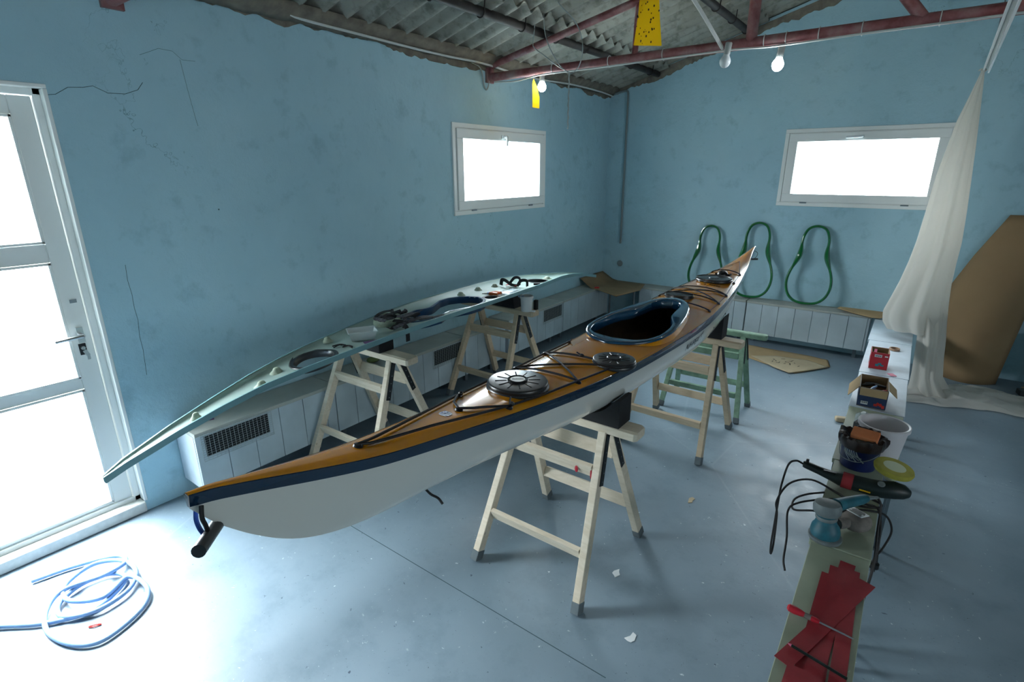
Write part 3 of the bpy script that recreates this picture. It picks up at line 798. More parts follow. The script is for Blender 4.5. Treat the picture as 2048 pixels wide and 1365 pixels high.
# cockpit outline (local half width along y)
CKY = [2.055,2.075,2.10,2.15,2.22,2.33,2.45,2.6,2.7,2.77,2.82,2.85,2.862]
CKH = [0,.07,.105,.15,.178,.187,.175,.150,.125,.098,.068,.033,0]
CIY = [2.118,2.135,2.17,2.25,2.37,2.45,2.50,2.545,2.62,2.70,2.75,2.785,2.80]
CIH = [0,.095,.135,.158,.153,.136,.112,.090,.080,.074,.062,.040,0]
def in_ck(x, y):
    if not 2.09 < y < 2.83: return False
    o = np.interp(y, CKY, CKH); i = np.interp(y, CIY, CIH, left=0, right=0)
    return abs(x-kx(y)+.012) < max(0, .55*o+.45*i)-.004
b = MB(); ss = [math.sin(PI/2*k/22) if False else k/22 for k in range(-22, 23)]
ss = [math.copysign(abs(s)**.8, s) for s in ss]
rows = [[deck(y, s) for s in ss] for y in ys]
k = len(ss); vs = [p for r_ in rows for p in r_]; fsx = []
for i in range(len(rows)-1):
    for j in range(k-1):
        c = (rows[i][j]+rows[i+1][j+1])/2
        if not in_ck(c.x, c.y): fsx.append((i*k+j, i*k+j+1, (i+1)*k+j+1, (i+1)*k+j))
b.add(vs, fsx)
b.add([deck(Y0, s) for s in ss]+[Vector((kx(Y0)-.006, Y0-.004, 1.14))], [tuple(range(k))])
dk = build(b, 'deck', 'orange', kay, smooth=True, angle=70); dk['label'] = 'glossy amber deck'
qs = [0,.03,.07,.12,.18,.25,.33,.41,.5,.58,.66,.74,.81,.87,.92,.96,.985,1]
b = MB(); rows = []
for y in ys:
    rows.append([hullpt(y, q, 1) for q in qs]+[hullpt(y, q, -1) for q in qs[-2::-1]])
b.loft(rows)
b.add(rows[0], [tuple(range(len(rows[0])))])
hl = build(b, 'hull', 'hull', kay, smooth=True, angle=60); hl['label'] = 'white gelcoat hull'
b = MB(); rows = []
for side in (1, -1):
    rows = []
    for y in ys:
        n = float(np.interp(kt(y), NT, NV)); D = kzs(y)-kkeel(y); qb = min(.9, float(np.interp(kt(y), KT, KB))/max(D, .02))
        r_ = [hullpt(y, 0, side, -.001)+Vector((0,0,.0012))]
        for q in (0, .2, .4, .6, .8, 1): r_.append(hullpt(y, qb*q, side, .0018))
        r_.append(hullpt(y, qb, side, -.001)); rows.append(r_)
    b.loft(rows)
    if side == 1: r0 = rows[0]
    else: b.add([p+Vector((0,-.002,0)) for p in r0[1:7]]+[p+Vector((0,-.002,0)) for p in rows[0][6:0:-1]], [tuple(range(12))])
sb = build(b, 'seam_band', 'navy', kay, smooth=True); sb['label'] = 'navy stripe along the hull-deck seam'
# dark tub inside the cockpit
b = MB(); rows = []
for i in range(26):
    y = 1.95+1.15*i/25
    rows.append([hullpt(y, q, 1, -.010)+Vector((0,0,.008)) for q in (.02,.2,.4,.6,.8,.9,.97)]+[hullpt(y, q, -1, -.010)+Vector((0,0,.008)) for q in (.97,.9,.8,.6,.4,.2,.02)])
b.loft(rows)
for y in (1.95, 3.10):
    r_ = rows[0] if y < 2 else rows[-1]; b.add(r_, [tuple(range(len(r_)))])
build(b, 'cockpit_liner', 'liner', kay, smooth=True)
b = MB(); yc = 2.36
rows = []
for i in range(9):
    y = 2.2+.3*i/8
    rows.append([Vector((kx(y)+u, y, .815+.05*(abs(u)/.12)**2+.02*((y-2.35)/.15)**2)) for u in np.linspace(-.13, .13, 11)])
b.loft(rows); build(b, 'seat', 'liner', kay, smooth=True, solid=.006)
# coaming: lip swept between inner and outer outlines
def cz(y): return 1.021+(y-2.06)*.061
def outline(Yt, Ht, n):
    pts = []
    yy = [Yt[0]+(Yt[-1]-Yt[0])*(.5-.5*math.cos(PI*i/n)) for i in range(n+1)]
    for y in yy: pts.append((float(np.interp(y, Yt, Ht)), y))
    return [(h*1.06-.012, y) for h, y in pts]+[(-h*1.06-.012, y) for h, y in pts[-2:0:-1]]
def smooth_closed(p, it=3):
    p = [Vector(q) for q in p]
    for _ in range(it): p = [(p[i-1]+p[i]*2+p[(i+1)%len(p)])/4 for i in range(len(p))]
    return p
def lerp_close(n=48):
    o = smooth_closed([Vector((kx(y)+h, y, cz(y))) for h, y in outline(CKY, CKH, n)], 2)
    i_ = smooth_closed([Vector((kx(y)+h, y, cz(y)+.002)) for h, y in outline(CIY, CIH, n)], 1)
    return o, i_
o_, i_ = lerp_close()
rows = [[] for _ in range(8)]
for p, q in zip(o_, i_):
    d = (q-p); d.z = 0; dn = d.normalized()
    dz = deckxy(p.x+dn.x*.02, p.y+dn.y*.02).z
    rows[0].append(Vector((p.x+dn.x*.022, p.y+dn.y*.022, min(dz-.003, cz(p.y)-.006))))
    rows[1].append(Vector((p.x+dn.x*.014, p.y+dn.y*.014, cz(p.y)-.010)))
    rows[2].append(p+Vector((0,0,-.007))); rows[3].append(p+Vector((0,0,-.001))-dn*.001)
    rows[4].append(p+dn*.006+Vector((0,0,.003))); rows[5].append(q-dn*.006+Vector((0,0,.002)))
    rows[6].append(q+Vector((0,0,-.004))); rows[7].append(Vector((q.x-dn.x*.002, q.y-dn.y*.002, q.z-.045)))
b = MB(); b.loft(rows, closed=True)
cm = build(b, 'cockpit_coaming', 'coam', kay, smooth=True, angle=80); cm['label'] = 'deep blue keyhole cockpit rim'
# low orange base under the coaming
b = MB(); ra, rb = [], []
for p, q in zip(o_, i_):
    d = (q-p); d.z = 0; dn = d.normalized()
    ra.append(deckxy(p.x-dn.x*.004, p.y-dn.y*.004, -.002)); rb.append(Vector((p.x+dn.x*.016, p.y+dn.y*.016, cz(p.y)-.009)))
b.loft([ra, rb], closed=True); build(b, 'coaming_base', 'orange', kay, smooth=True)

# hatch covers
def hatch(cx, cy, rx, ry, h, tilt, lab, ribs, emblem=False):
    base = deckxy(cx, cy).z-.006
    b = MB(); n = 48
    prof = [(1.0, 0), (1.03, .006), (1.03, .012), (.985, .016), (1.0, .022), (.995, h-.004), (.975, h-.001), (.94, h), (.30, h+.0005), (.29, h+.003), (.25, h+.0032), (1e-4, h+.0032)]
    tx = math.tan(tilt)
    def P(r, a, z): return Vector((cx+rx*r*math.cos(a), cy+ry*r*math.sin(a), base+z+tx*(rx*r*math.cos(a))))
    vs = [P(r, 2*PI*j/n, z) for r, z in prof for j in range(n)]
    fs = [(i*n+j, i*n+(j+1)%n, (i+1)*n+(j+1)%n, (i+1)*n+j) for i in range(len(prof)-1) for j in range(n)]
    b.add(vs, fs); hc = build(b, 'hatch_cover', 'rubber', kay, smooth=True, angle=50); hc['label'] = lab
    if ribs:
        b = MB()
        for i in range(12):
            a = 2*PI*(i+.35)/12; p = P(.36, a, h-.0006); q = P(.74, a, h-.0006); b.tube([p, q], .0026, 6)
        build(b, 'radial_ribs', 'plastic_black', hc)
        b = MB(); pts = [P(.30, 2*PI*j/32, h+.003) for j in range(32)]; b.tube(pts, .004, 6, closed=True); build(b, 'centre_ring', 'plastic_black', hc, smooth=True)
    if emblem:
        b = MB(); vs = [P(.24*math.sqrt(t), 2*PI*j/24, h+.0045) for t in (1,) for j in range(24)]; b.add(vs, [tuple(range(24))])
        em = build(b, 'hatch_emblem', 'badge', hc); em['label'] = 'silver oval badge with dark script'
        b = MB(); zc = h+.006
        def S(u, v): return Vector((cx+u, cy+v, base+zc+tx*u))
        x = -.019                                      # small dark script marks on the badge
        dirx = Vector((.83, .55, 0)); diry = Vector((-.55, .83, 0))
        for i, (w, hgt) in enumerate([(.004,.006),(.003,.003),(.003,.003),(.003,.005),(.003,.003),(.003,.004),(.003,.005),(.003,.003),(.003,.003)]):
            for s in (0, 1):
                p = dirx*(x+s*w*.7)+diry*(-.002); q = dirx*(x+s*w*.7+.0012)+diry*(-.002+hgt)
                b.tube([S(p.x, p.y), S(q.x, q.y)], .0006, 4)
            x += .0045
        b.tube([S(*(dirx*t+diry*(-.0035+.02*(t)))[:2]) for t in (-.02, -.005, .01, .022)], .0005, 4)
        build(b, 'emblem_script', 'ink', em)
    return hc
hatch(-1.010, 1.392, .108, .104, .030, 0, 'large black oval stern hatch cover with a silver badge', True, True)
hatch(-.873, 1.865, .087, .084, .026, 0, 'small round black hatch cover just behind the cockpit', True)
hatch(-1.012, 2.975, .08, .066, .018, 0, 'flat black hatch cover just ahead of the cockpit', False)
hatch(-.955, 3.43, .108, .10, .018, 0, 'low black bow hatch cover', False)
b = MB(); c = deckxy(-.945, 3.575)
b.lathe([(.034,-.004),(.033,.012),(.026,.022),(.014,.029),(.0005,.031)], 20, c); build(b, 'deck_compass', 'plastic_black', kay, smooth=True)
b = MB(); b.tube([c+Vector((-.045,.0,.004)), c+Vector((.048,.0,.002))], .008, 8); b.tube(curve([c+Vector((.04,.01,.004)), c+Vector((.055,.0,.012)), c+Vector((.052,-.02,.002))], 4), .004, 6)
build(b, 'compass_strap', 'plastic_black', kay, smooth=True)

# deck fittings and shock cords
FIT = dict(A=(-1.0326,.733), B=(-1.118,1.2), C=(-1.0206,1.098), D=(-.929,1.2306), E=(-1.146,1.5687), F=(-.882,1.587), G=(-1.166,1.808), H=(-1.166,2.008), I=(-.849,1.828),
           J=(-.797,2.847), J2=(-1.145,2.847), K=(-.798,3.008), K2=(-1.14,3.008), L=(-.806,3.18), L2=(-1.125,3.18), Mm=(-.8405,3.4628), N=(-.8616,3.6767), N2=(-1.04,3.6767), O=(-.9378,3.95))
def F(kx_, dz=.006): x, y = FIT[kx_]; return deckxy(x, y, dz)
for q in FIT:
    if q == 'O': continue
    x, y = FIT[q]; c = deckxy(x, y)
    b = MB(); big = q in 'ABCDEFGI'; s = 1.0 if big else .6
    b.lathe([(.012*s,-.003),(.0135*s,.002),(.010*s,.007),(.0005,.009)], 14, c, None, 1.15, .85)
    if q in 'BD': b.sphere(c+Vector((.006,.01,.012)), .008, (1.2,.9,1), 8, 6)
    if q == 'D': b.tube([c+Vector((.0,.005,.012)), c+Vector((.0,.012,.034))], .003, 6)
    if q == 'H': b.tube([c, c+Vector((.008,.01,.02))], .003, 6)
    build(b, 'deck_fitting', 'plastic_black', kay, smooth=True)
def cord(keys, r=.0042, sag=0, via=None, m='rope', name='shock_cord', dz=.007):
    pts = []
    for a, c in zip(keys[:-1], keys[1:]):
        pa = FIT[a] if isinstance(a, str) else a; pc = FIT[c] if isinstance(c, str) else c
        n = 14
        for i in range(n):
            t = i/n; pts.append(deckxy(pa[0]+(pc[0]-pa[0])*t, pa[1]+(pc[1]-pa[1])*t, dz+sag*math.sin(PI*t)))
    pc = FIT[keys[-1]] if isinstance(keys[-1], str) else keys[-1]; pts.append(deckxy(pc[0], pc[1], dz))
    b = MB(); b.tube(pts, r, 7); return build(b, name, m, kay, smooth=True)
cord(['A', (-1.04,.79), (-1.075,.98), 'B']); cord(['A', (-1.018,.76), (-.99,.95), 'D']); cord(['B', (-1.07,1.13), 'C']); cord(['C', (-.99,1.13), 'D'])
cord(['D', (-.905,1.38), 'F']); cord(['B', (-1.137,1.38), 'E'])
cord(['E','G']); cord(['G','H']); cord(['E','I']); cord(['E','F']); cord(['G','F']); cord(['G',(-1.0,1.824),'I']); cord(['F','I'])
b = MB(); c = deckxy(-1.0, 1.824, .01); b.sphere(c, .009, (1.4,1,.8), 8, 6); b.tube([c, c+Vector((-.02,-.006,.012))], .003, 6)
c = deckxy(-.848, 1.836, .012); b.sphere(c, .010, (1.8,1,.8), 8, 6); b.tube([c, c+Vector((.03,.01,.004))], .003, 6); build(b, 'cord_knot', 'rope', kay, smooth=True)
b = MB(); b.tube(curve([deckxy(-.835,1.83,.004), deckxy(-.79,1.84,.003), deckxy(-.775,1.9,.003), deckxy(-.79,1.94,.004)], 5), .0012, 5); build(b, 'hatch_tether', 'rope', kay)
for a, c in (('J','J2'), ('K','K2'), ('K','L2'), ('L','K2'), ('L','L2'), ('N','N2')): cord([a, c], .0035, .004)
for ch in [['J','K'],['K','L'],['L','Mm'],['Mm','N'],['N','O'],['N2','O'],['L2','N2'],['J2','K2'],['K2','L2']]: cord(ch, .0016, 0, name='perimeter_line', dz=.004)
# flag sticker behind the stern fitting
fx, fy = -1.0294, 1.0491
blue = mat('flag_blue', '#23477f', .3); whitep = mat('flag_white', '#dfe3e6', .3)
b = MB()
R_ = .020
for i in range(9):
    v0 = -R_+2*R_*i/9; v1 = -R_+2*R_*(i+1)/9; poly = []
    for v in (v0, v1):
        h = math.sqrt(max(0, R_*R_-v*v)); poly.append((-h, h, v))
    (l0, r0_, a0), (l1, r1_, a1) = poly
    vs = [deckxy(fx+l0, fy+a0, .0012), deckxy(fx+r0_, fy+a0, .0012), deckxy(fx+r1_, fy+a1, .0012), deckxy(fx+l1, fy+a1, .0012)]
    b.add(vs, [(0,1,2,3)], i % 2)
def patch(x0, x1, y0_, y1_, mi, dz): b.add([deckxy(fx+x0, fy+y0_, dz), deckxy(fx+x1, fy+y0_, dz), deckxy(fx+x1, fy+y1_, dz), deckxy(fx+x0, fy+y1_, dz)], [(0,1,2,3)], mi)
patch(-.017, .0, -.002, .0165, 0, .0018); patch(-.0105, -.0065, -.002, .0165, 1, .0022); patch(-.017, .0, .0045, .0085, 1, .0022)
build(b, 'flag_sticker', [blue, whitep], kay)['label'] = 'small round blue and white striped flag sticker'
# lettering on the hull side
def text_mesh(txt, size, name):
    cu = bpy.data.curves.new(name, 'FONT'); cu.body = txt; cu.size = size; cu.shear = .25; cu.fill_mode = 'FRONT' if hasattr(cu, 'fill_mode') else cu.fill_mode
    ob = bpy.data.objects.new(name, cu); COL.objects.link(ob)
    dg = bpy.context.evaluated_depsgraph_get(); me = bpy.data.meshes.new_from_object(ob.evaluated_get(dg))
    vs = [v.co.copy() for v in me.vertices]; fs = [tuple(p.vertices) for p in me.polygons]
    bpy.data.objects.remove(ob); bpy.data.curves.remove(cu); bpy.data.meshes.remove(me)
    return vs, fs
def letter_on_hull(txt, size, y0, drop, name, stretch=1):
    vs, fs = text_mesh(txt, size, name); out = []
    for v in vs:
        y = y0+v.x*stretch; zt_ = kzs(y)-drop+v.y
        q = min(.99, max(0, (kzs(y)-zt_)/(kzs(y)-kkeel(y)))); p = hullpt(y, q, 1, .0022); out.append(p)
    b = MB(); b.add(out, fs); return build(b, name, 'ink', kay)
letter_on_hull('NHPEA\u03a3', .052, 2.47, .094, 'hull_lettering', 1.05)
letter_on_hull('FR', .024, 2.67, .062, 'hull_lettering')
def letter_on_deck(txt, size, x0, y0, name):
    vs, fs = text_mesh(txt, size, name); out = [deckxy(x0+v.x, y0+v.y*1.6, .0015) for v in vs]
    b = MB(); b.add(out, fs); return build(b, name, 'ink', kay)
letter_on_deck('1  KAYAK', .020, -.975, 3.27, 'deck_lettering') if False else None
b = MB(); x = -.97
for i in range(6):
    b.tube([deckxy(x, 3.285, .001), deckxy(x+.004, 3.31, .001)], .0012, 4); b.tube([deckxy(x, 3.285, .001), deckxy(x+.008, 3.29, .001)], .001, 4); x += .014 if i != 0 else .03
build(b, 'deck_marking', 'ink', kay)['label'] = 'small faint dark script ahead of the cockpit'
# carry toggles
def toggle(p, q, cords, rad, name='carry_toggle'):
    b = MB(); b.tube([p, q], rad, 14); t = build(b, name, 'rubber', kay, smooth=True)
    for pts, m in cords:
        b = MB(); b.tube(curve(pts, 5), .0045 if rad > .01 else .002, 7); build(b, 'toggle_cord', m, t, smooth=True)
    return t
toggle((-.975,.317,1.065), (-1.068,.40,1.047), [([(-1.02,.353,1.127),(-1.014,.348,1.105),(-1.016,.352,1.085),(-1.02,.356,1.06)], 'rope'), ([(-1.062,.357,1.10),(-1.058,.352,1.08),(-1.045,.35,1.066),(-1.03,.351,1.056)], 'bluerope')], .0135)
toggle((-.952,4.33,1.10), (-.9,4.33,1.105), [([(-.93,4.33,1.165),(-.91,4.335,1.15),(-.912,4.332,1.125),(-.925,4.33,1.108)], 'rope')], .007)
# slack cord end under the stern and small drain dots along the bow side
b = MB(); b.tube(curve([(-1.03,.95,.845),(-1.012,.955,.83),(-.99,.962,.822),(-.975,.965,.806)], 5), .004, 6); build(b, 'skeg_cord', 'rope', kay)
b = MB()
for y in (2.93, 3.22):
    p = hullpt(y, .42, 1, .001); b.sphere(p, .0065, (.4,1,1), 8, 6)
build(b, 'side_fastener', 'plastic_black', kay)

# foam cradles under the kayak
def cradle(y0, y1, x0, x1, lab, top):
    N_ = 26; rows = [[], [], [], []]
    for i in range(N_+1):
        x = x0+(x1-x0)*i/N_; lo = top
        for y in (y0, (y0+y1)/2, y1):
            w = kw(y); u = abs(x-kx(y))
            if u < w:
                n = float(np.interp(kt(y), NT, NV)); q = (1-(u/w)**n)**(1/n); lo = min(lo, kzs(y)-(kzs(y)-kkeel(y))*q)
        lo = max(.752, lo-.004)
        rows[0].append((x, y0, .7455)); rows[1].append((x, y0, lo)); rows[2].append((x, y1, lo)); rows[3].append((x, y1, .7455))
    b = MB(); b.loft(rows); b.loft([rows[3], rows[0]])
    for e in (0, N_): b.add([rows[i][e] for i in range(4)], [(0,1,2,3)])
    solo(b, 'foam_cradle', 'foam', lab, 'foam block', ((x0+x1)/2, (y0+y1)/2, .7455), 'foam cradles')
cradle(1.82, 1.93, -1.20, -.815, 'black foam cradle under the kayak stern, on the nearest sawhorse', .872)
cradle(3.29, 3.40, -1.14, -.83, 'black foam cradle under the kayak bow', .90)

# ------------------------------------------------------------------ upturned deck moulding
DA, DBB, DY0, DY1 = -2.186561, -.0767677, .475, 4.909
DYt = [.475,.55,.737,.924,1.111,1.298,1.485,1.672,1.859,2.046,2.233,2.42,2.607,2.793,2.98,3.167,3.354,3.541,3.728,3.915,4.102,4.289,4.476,4.663,4.85,4.909]
DW = [.004,.017,.037,.055,.079,.109,.133,.15,.166,.181,.198,.208,.212,.214,.215,.213,.203,.18,.147,.108,.076,.056,.043,.022,.006,.003]
DZ = [.68,.71,.764,.808,.845,.868,.883,.894,.904,.913,.919,.921,.919,.917,.915,.912,.906,.897,.885,.87,.851,.829,.80,.763,.723,.71]
def dx(y): return DA+DBB*y
def dw(y): return float(np.interp(y, DYt, DW))
def dzs(y): return float(np.interp(y, DYt, DZ))
def ddep(y): return .032*min(1, dw(y)/.09)
def inner(y, s, dz=0): return Vector((dx(y)+s*dw(y), y, dzs(y)-ddep(y)*(1-abs(s)**4.5)+dz))
def innerxy(x, y, dz=0): return inner(y, max(-1, min(1, (x-dx(y))/dw(y))), dz)
CK2Y = [2.10,2.12,2.16,2.22,2.30,2.36,2.42,2.48,2.56,2.66,2.74,2.80,2.83]
CK2H = [0,.045,.075,.098,.112,.085,.075,.10,.135,.14,.115,.07,0]
HOLES = [(-.005,1.43,.085,.11), (-.085,2.02,.06,.07), (.085,2.88,.048,.052), (.0,3.68,.075,.11)]   # u, y, rx, ry
def in_hole(x, y):
    u = x-dx(y)
    for hu, hy, rx, ry in HOLES:
        if ((u-hu)/(rx+.008))**2+((y-hy)/(ry+.008))**2 < 1: return True
    if CK2Y[0] < y < CK2Y[-1] and abs(u) < np.interp(y, CK2Y, CK2H)+.008: return True
    return False
up = thing('kayak_deck_moulding', 'pale teal unfinished kayak deck lying upside down on two sawhorses', 'kayak deck', (-2.4, 2.6, .87))
ysd = list(np.linspace(DY0, DY1, 300)); ssd = [k_/24 for k_ in range(-24, 25)]
rows = [[inner(y, s) for s in ssd] for y in ysd]; b = MB(); k = len(ssd)
vs = [p for r_ in rows for p in r_]; fsx = []
for i in range(len(rows)-1):
    for j in range(k-1):
        c = (rows[i][j]+rows[i+1][j+1])/2
        if not in_hole(c.x, c.y): fsx.append((i*k+j, i*k+j+1, (i+1)*k+j+1, (i+1)*k+j))
b.add(vs, fsx); sh = build(b, 'shell', 'deckshell', up, smooth=True, solid=.004)
for side in (1, -1):                                # upstanding flange round the edge
    rows = []
    for y in ysd:
        p = inner(y, side); o = .006*side
        rows.append([p+Vector((-o*.3,0,-.012)), p+Vector((-o*.2,0,.004)), p+Vector((o,0,.004)), p+Vector((o,0,-.024)), p+Vector((-o*.3,0,-.024))])
    b = MB(); b.loft(rows, closed=True); build(b, 'edge_flange', 'rim', up, smooth=True, angle=50)['label'] = 'teal flange along the edge of the moulding'
def ellipse(hu, hy, rx, ry, n=40): return [(hu+rx*math.cos(2*PI*i/n), hy+ry*math.sin(2*PI*i/n)) for i in range(n)]
def collar(pts, name, m, drop, lift, inset, lab=None, lip=.022):
    r0, r1, r2, r3, r4 = [], [], [], [], []
    cu = sum(p[0] for p in pts)/len(pts); cy_ = sum(p[1] for p in pts)/len(pts)
    for u, y in pts:
        dd = Vector((u-cu, y-cy_)); f = lip/max(.02, dd.length)
        uo, yo = u+dd.x*f, y+dd.y*f
        base = inner(y, 0).z if False else innerxy(dx(y)+u, y).z
        r0.append(Vector((dx(yo)+uo, yo, innerxy(dx(yo)+uo, yo).z+.0005+(lift if lift > .02 else 0)*0)))
        r1.append(Vector((dx(yo)+uo-dd.x*f*.3, yo-dd.y*f*.3, base+lift)))
        r2.append(Vector((dx(y)+u, y, base+lift))); r3.append(Vector((dx(y)+u-dd.x*inset, y-dd.y*inset, base-drop)))
    b = MB(); b.loft([r0, r1, r2, r3], closed=True); o = build(b, name, m, up, smooth=True, angle=50, solid=.003)
    if lab: o['label'] = lab
    return o
collar(ellipse(*HOLES[0]), 'hatch_ring', 'rubber', .030, .004, .02, 'dark oval hatch ring nearest the tip')
collar(ellipse(*HOLES[1]), 'hatch_collar', 'boss', .02, .035, -.02, 'raised pale hatch collar')
collar(ellipse(*HOLES[2]), 'hatch_ring', 'rubber', .025, .003, .02, 'small dark hatch ring')
collar(ellipse(*HOLES[3]), 'hatch_ring', 'rubber', .028, .004, .02, 'dark oval hatch ring at the far end')
nn = 46; yy = [CK2Y[0]+(CK2Y[-1]-CK2Y[0])*(.5-.5*math.cos(PI*i/nn)) for i in range(nn+1)]
ol = [(float(np.interp(y, CK2Y, CK2H)), y) for y in yy]; ol = ol+[(-h, y) for h, y in ol[-2:0:-1]]
collar(ol, 'cockpit_ring', 'coam2', .045, .004, -.05, 'blue cockpit ring under the moulding', .022)
for x, y, s in ((-2.325,1.24,1), (-2.25,1.12,1), (-2.255,.83,.7), (-2.43,1.6,.9), (-2.54,2.80,1.1), (-2.555,3.01,1.1), (-2.545,3.2,1.1), (-2.485,3.86,1.6)):
    c = innerxy(x, y); b = MB()
    b.lathe([(.03*s,-.002),(.024*s,.004),(.016*s,.012),(.014*s,.02),(.008*s,.026),(.0005,.027)], 14, c, None, 1.0, 1.25); build(b, 'fitting_boss', 'boss', up, smooth=True)

# foam under the moulding
def block(x0, x1, y0, y1, z0, z1, lab, name='foam_block', m='foam', taper=0):
    b = MB(); b.add([(x0,y0,z0),(x1,y0,z0),(x1,y1,z0),(x0,y1,z0),(x0+taper,y0,z1),(x1-taper,y0,z1),(x1-taper,y1,z1),(x0+taper,y1,z1)], [(0,3,2,1),(4,5,6,7),(0,1,5,4),(1,2,6,5),(2,3,7,6),(3,0,4,7)])
    return solo(b, name, m, lab, 'foam block', ((x0+x1)/2, (y0+y1)/2, z0), 'foam blocks under the upturned deck', bevel=.004)
block(-2.52, -2.335, 1.865, 1.975, .7455, .846, 'black foam block under the upturned deck, on the near left sawhorse')
block(-2.60, -2.325, 3.16, 3.29, .7455, .858, 'black foam block under the upturned deck, beside the white bucket', taper=.02)
block(-2.195, -2.168, 3.225, 3.255, .7455, .82, 'small dark block behind the white bucket on the far left sawhorse', 'packing_block')

# ------------------------------------------------------------------ things on the upturned deck
def on(x, y, dz=0): return innerxy(x, y, dz+.003)
c = on(-2.325, 1.75); R = rotz(-.55)
tub = thing('plastic_tub', 'clear rectangular plastic tub with orange bits on the upturned deck', 'tub', c)
b = MB()
def tubring(hx, hy, z): return [c+R@Vector((sx*hx, sy*hy, z)) for sx, sy in ((-1,-1),(1,-1),(1,1),(-1,1))]
b.loft([tubring(.040,.060,.003), tubring(.054,.074,.052), tubring(.058,.078,.052), tubring(.058,.078,.048)], closed=True); b.add(tubring(.040,.060,.003), [(0,1,2,3)])
build(b, 'tub_body', 'milk', tub, solid=.0015)
b = MB()
for i in range(9):
    p = c+R@Vector((random.uniform(-.03,.02), -.045+random.uniform(-.01,.03), .010+random.uniform(0,.012))); b.box(p, (.016,.012,.01), rotz(random.uniform(0,3)))
solo(b, 'plastic_fittings', 'orange_bits', 'loose orange plastic fittings inside the clear tub', 'fittings', tuple(c+Vector((0,0,.006))), bevel=.002)['kind'] = 'stuff'
# bundle of black printed webbing
def ribbon(b, pts, w, up=(0,0,1), mi=0, t=.0016):
    P = curve(pts, 5); rows = []
    for i, p in enumerate(P):
        d = (P[min(i+1, len(P)-1)]-P[max(i-1, 0)]).normalized(); u = Vector(up); sd = d.cross(u)
        sd = sd.normalized() if sd.length > 1e-4 else Vector((1,0,0)); nn_ = sd.cross(d).normalized()
        rows.append([p+sd*w/2+nn_*t, p-sd*w/2+nn_*t, p-sd*w/2-nn_*t, p+sd*w/2-nn_*t])
    b.loft(rows, closed=True, mi=mi)
b = MB(); random.seed(11)
for i in range(15):
    x0 = -2.36+random.uniform(-.06,.05); y0 = 1.99+random.uniform(-.05,.13)
    pts = []; a = random.uniform(0, 6.28); n = random.randint(4, 6)
    for j in range(n):
        x0 += .045*math.cos(a); y0 += .05*math.sin(a); a += random.uniform(-1.3, 1.3)
        x0 = min(-2.235, max(-2.43, x0)); y0 = min(2.17, max(1.92, y0))
        pts.append(on(x0, y0, .012+.010*random.random()+i*.0042))
    ribbon(b, pts, .020, (random.uniform(-.9,.9), random.uniform(-.9,.9), 1), i % 2)
ribbon(b, [on(-2.28,1.93,.012), on(-2.24,2.0,.035), on(-2.22,2.08,.04), on(-2.225,2.15,.03), on(-2.22,2.2,.014)], .024, (.5,0,1), 1)
ribbon(b, [on(-2.21,2.07,.03), on(-2.20,2.15,.022), on(-2.19,2.25,.014)], .02, (0,0,1), 0)
solo(b, 'webbing_bundle', ['strap', 'strapgrey'], 'tangled bundle of black printed webbing straps on the upturned deck', 'straps', tuple(on(-2.33,2.03)))
b = MB(); ribbon(b, [(-2.188,1.93,.925), (-2.17,1.935,.915), (-2.166,1.937,.88), (-2.168,1.938,.835)], .028, (1,0,0), 0)
solo(b, 'hanging_strap', 'strap', 'short black strap end hanging over the edge of the upturned deck', 'strap', (-2.168,1.938,.835))
c = on(-2.225, 1.735, .001); b = MB(); b.box(c, (.05,.085,.0025), rotz(-.4)); solo(b, 'swatch_card', 'purple', 'small purple card lying on the upturned deck edge', 'card', tuple(c))
b = MB()
for (xa, ya), (xb, yb) in (((-2.36,1.58),(-2.31,1.63)), ((-2.335,1.57),(-2.33,1.62)), ((-2.31,1.615),(-2.245,1.62)), ((-2.30,1.60),(-2.26,1.635))):
    b.tube(curve([on(xa,ya,.004), on((xa+xb)/2,(ya+yb)/2+.006,.010), on(xb,yb,.004)], 4), .0035, 6)
solo(b, 'cord_offcuts', 'rope', 'short black cord offcuts on the deck beside the oval hatch', 'cord', tuple(on(-2.31,1.6)))
# tool with orange grips
c = on(-2.385, 2.955, .010)
pl = thing('pliers', 'orange-handled pliers beside the small hatch of the upturned deck', 'pliers', c)
b = MB()
for dy in (-.012, .014): b.tube(curve([c+Vector((.0,dy,0)), c+Vector((.03,dy*1.8,.006)), c+Vector((.075,dy*1.4,.008))], 4), .012, 8)
build(b, 'grip', 'orange_bits', pl, smooth=True)
b = MB(); b.tube([c+Vector((-.06,-.03,-.004)), c+Vector((-.02,-.008,0)), c+Vector((.01,0,.002))], [.003,.008,.010], 8); build(b, 'jaws', 'chrome', pl, smooth=True)
b = MB(); b.tube([c+Vector((-.022,-.012,.0)), c+Vector((.0,-.002,.002))], .0105, 8); build(b, 'collar', 'hose', pl, smooth=True)
b = MB(); c = on(-2.305, 3.08, .006); random.seed(3); rows = []
for i in range(7):
    rows.append([c+Vector((-.05+.1*j/6+random.uniform(-.006,.006), -.11+.22*i/6, random.uniform(0,.016)*(1 if 0 < i < 6 and 0 < j < 6 else .2))) for j in range(7)])
b.loft(rows); solo(b, 'parts_bag', 'clear', 'flat clear bag of pink and white parts on the far part of the upturned deck', 'bag', tuple(c), smooth=True, angle=180, solid=.002)
b = MB(); c = on(-2.315, 3.05, .004)
for i in range(8): b.box(c+Vector((random.uniform(-.03,.02), random.uniform(-.08,.07), .005)), (.018,.03,.006), rotz(random.uniform(0,3)), mi=i % 2)
solo(b, 'small_parts', ['pink', 'white'], 'pink and white small parts inside the clear bag', 'fittings', tuple(c))['kind'] = 'stuff'
b = MB()
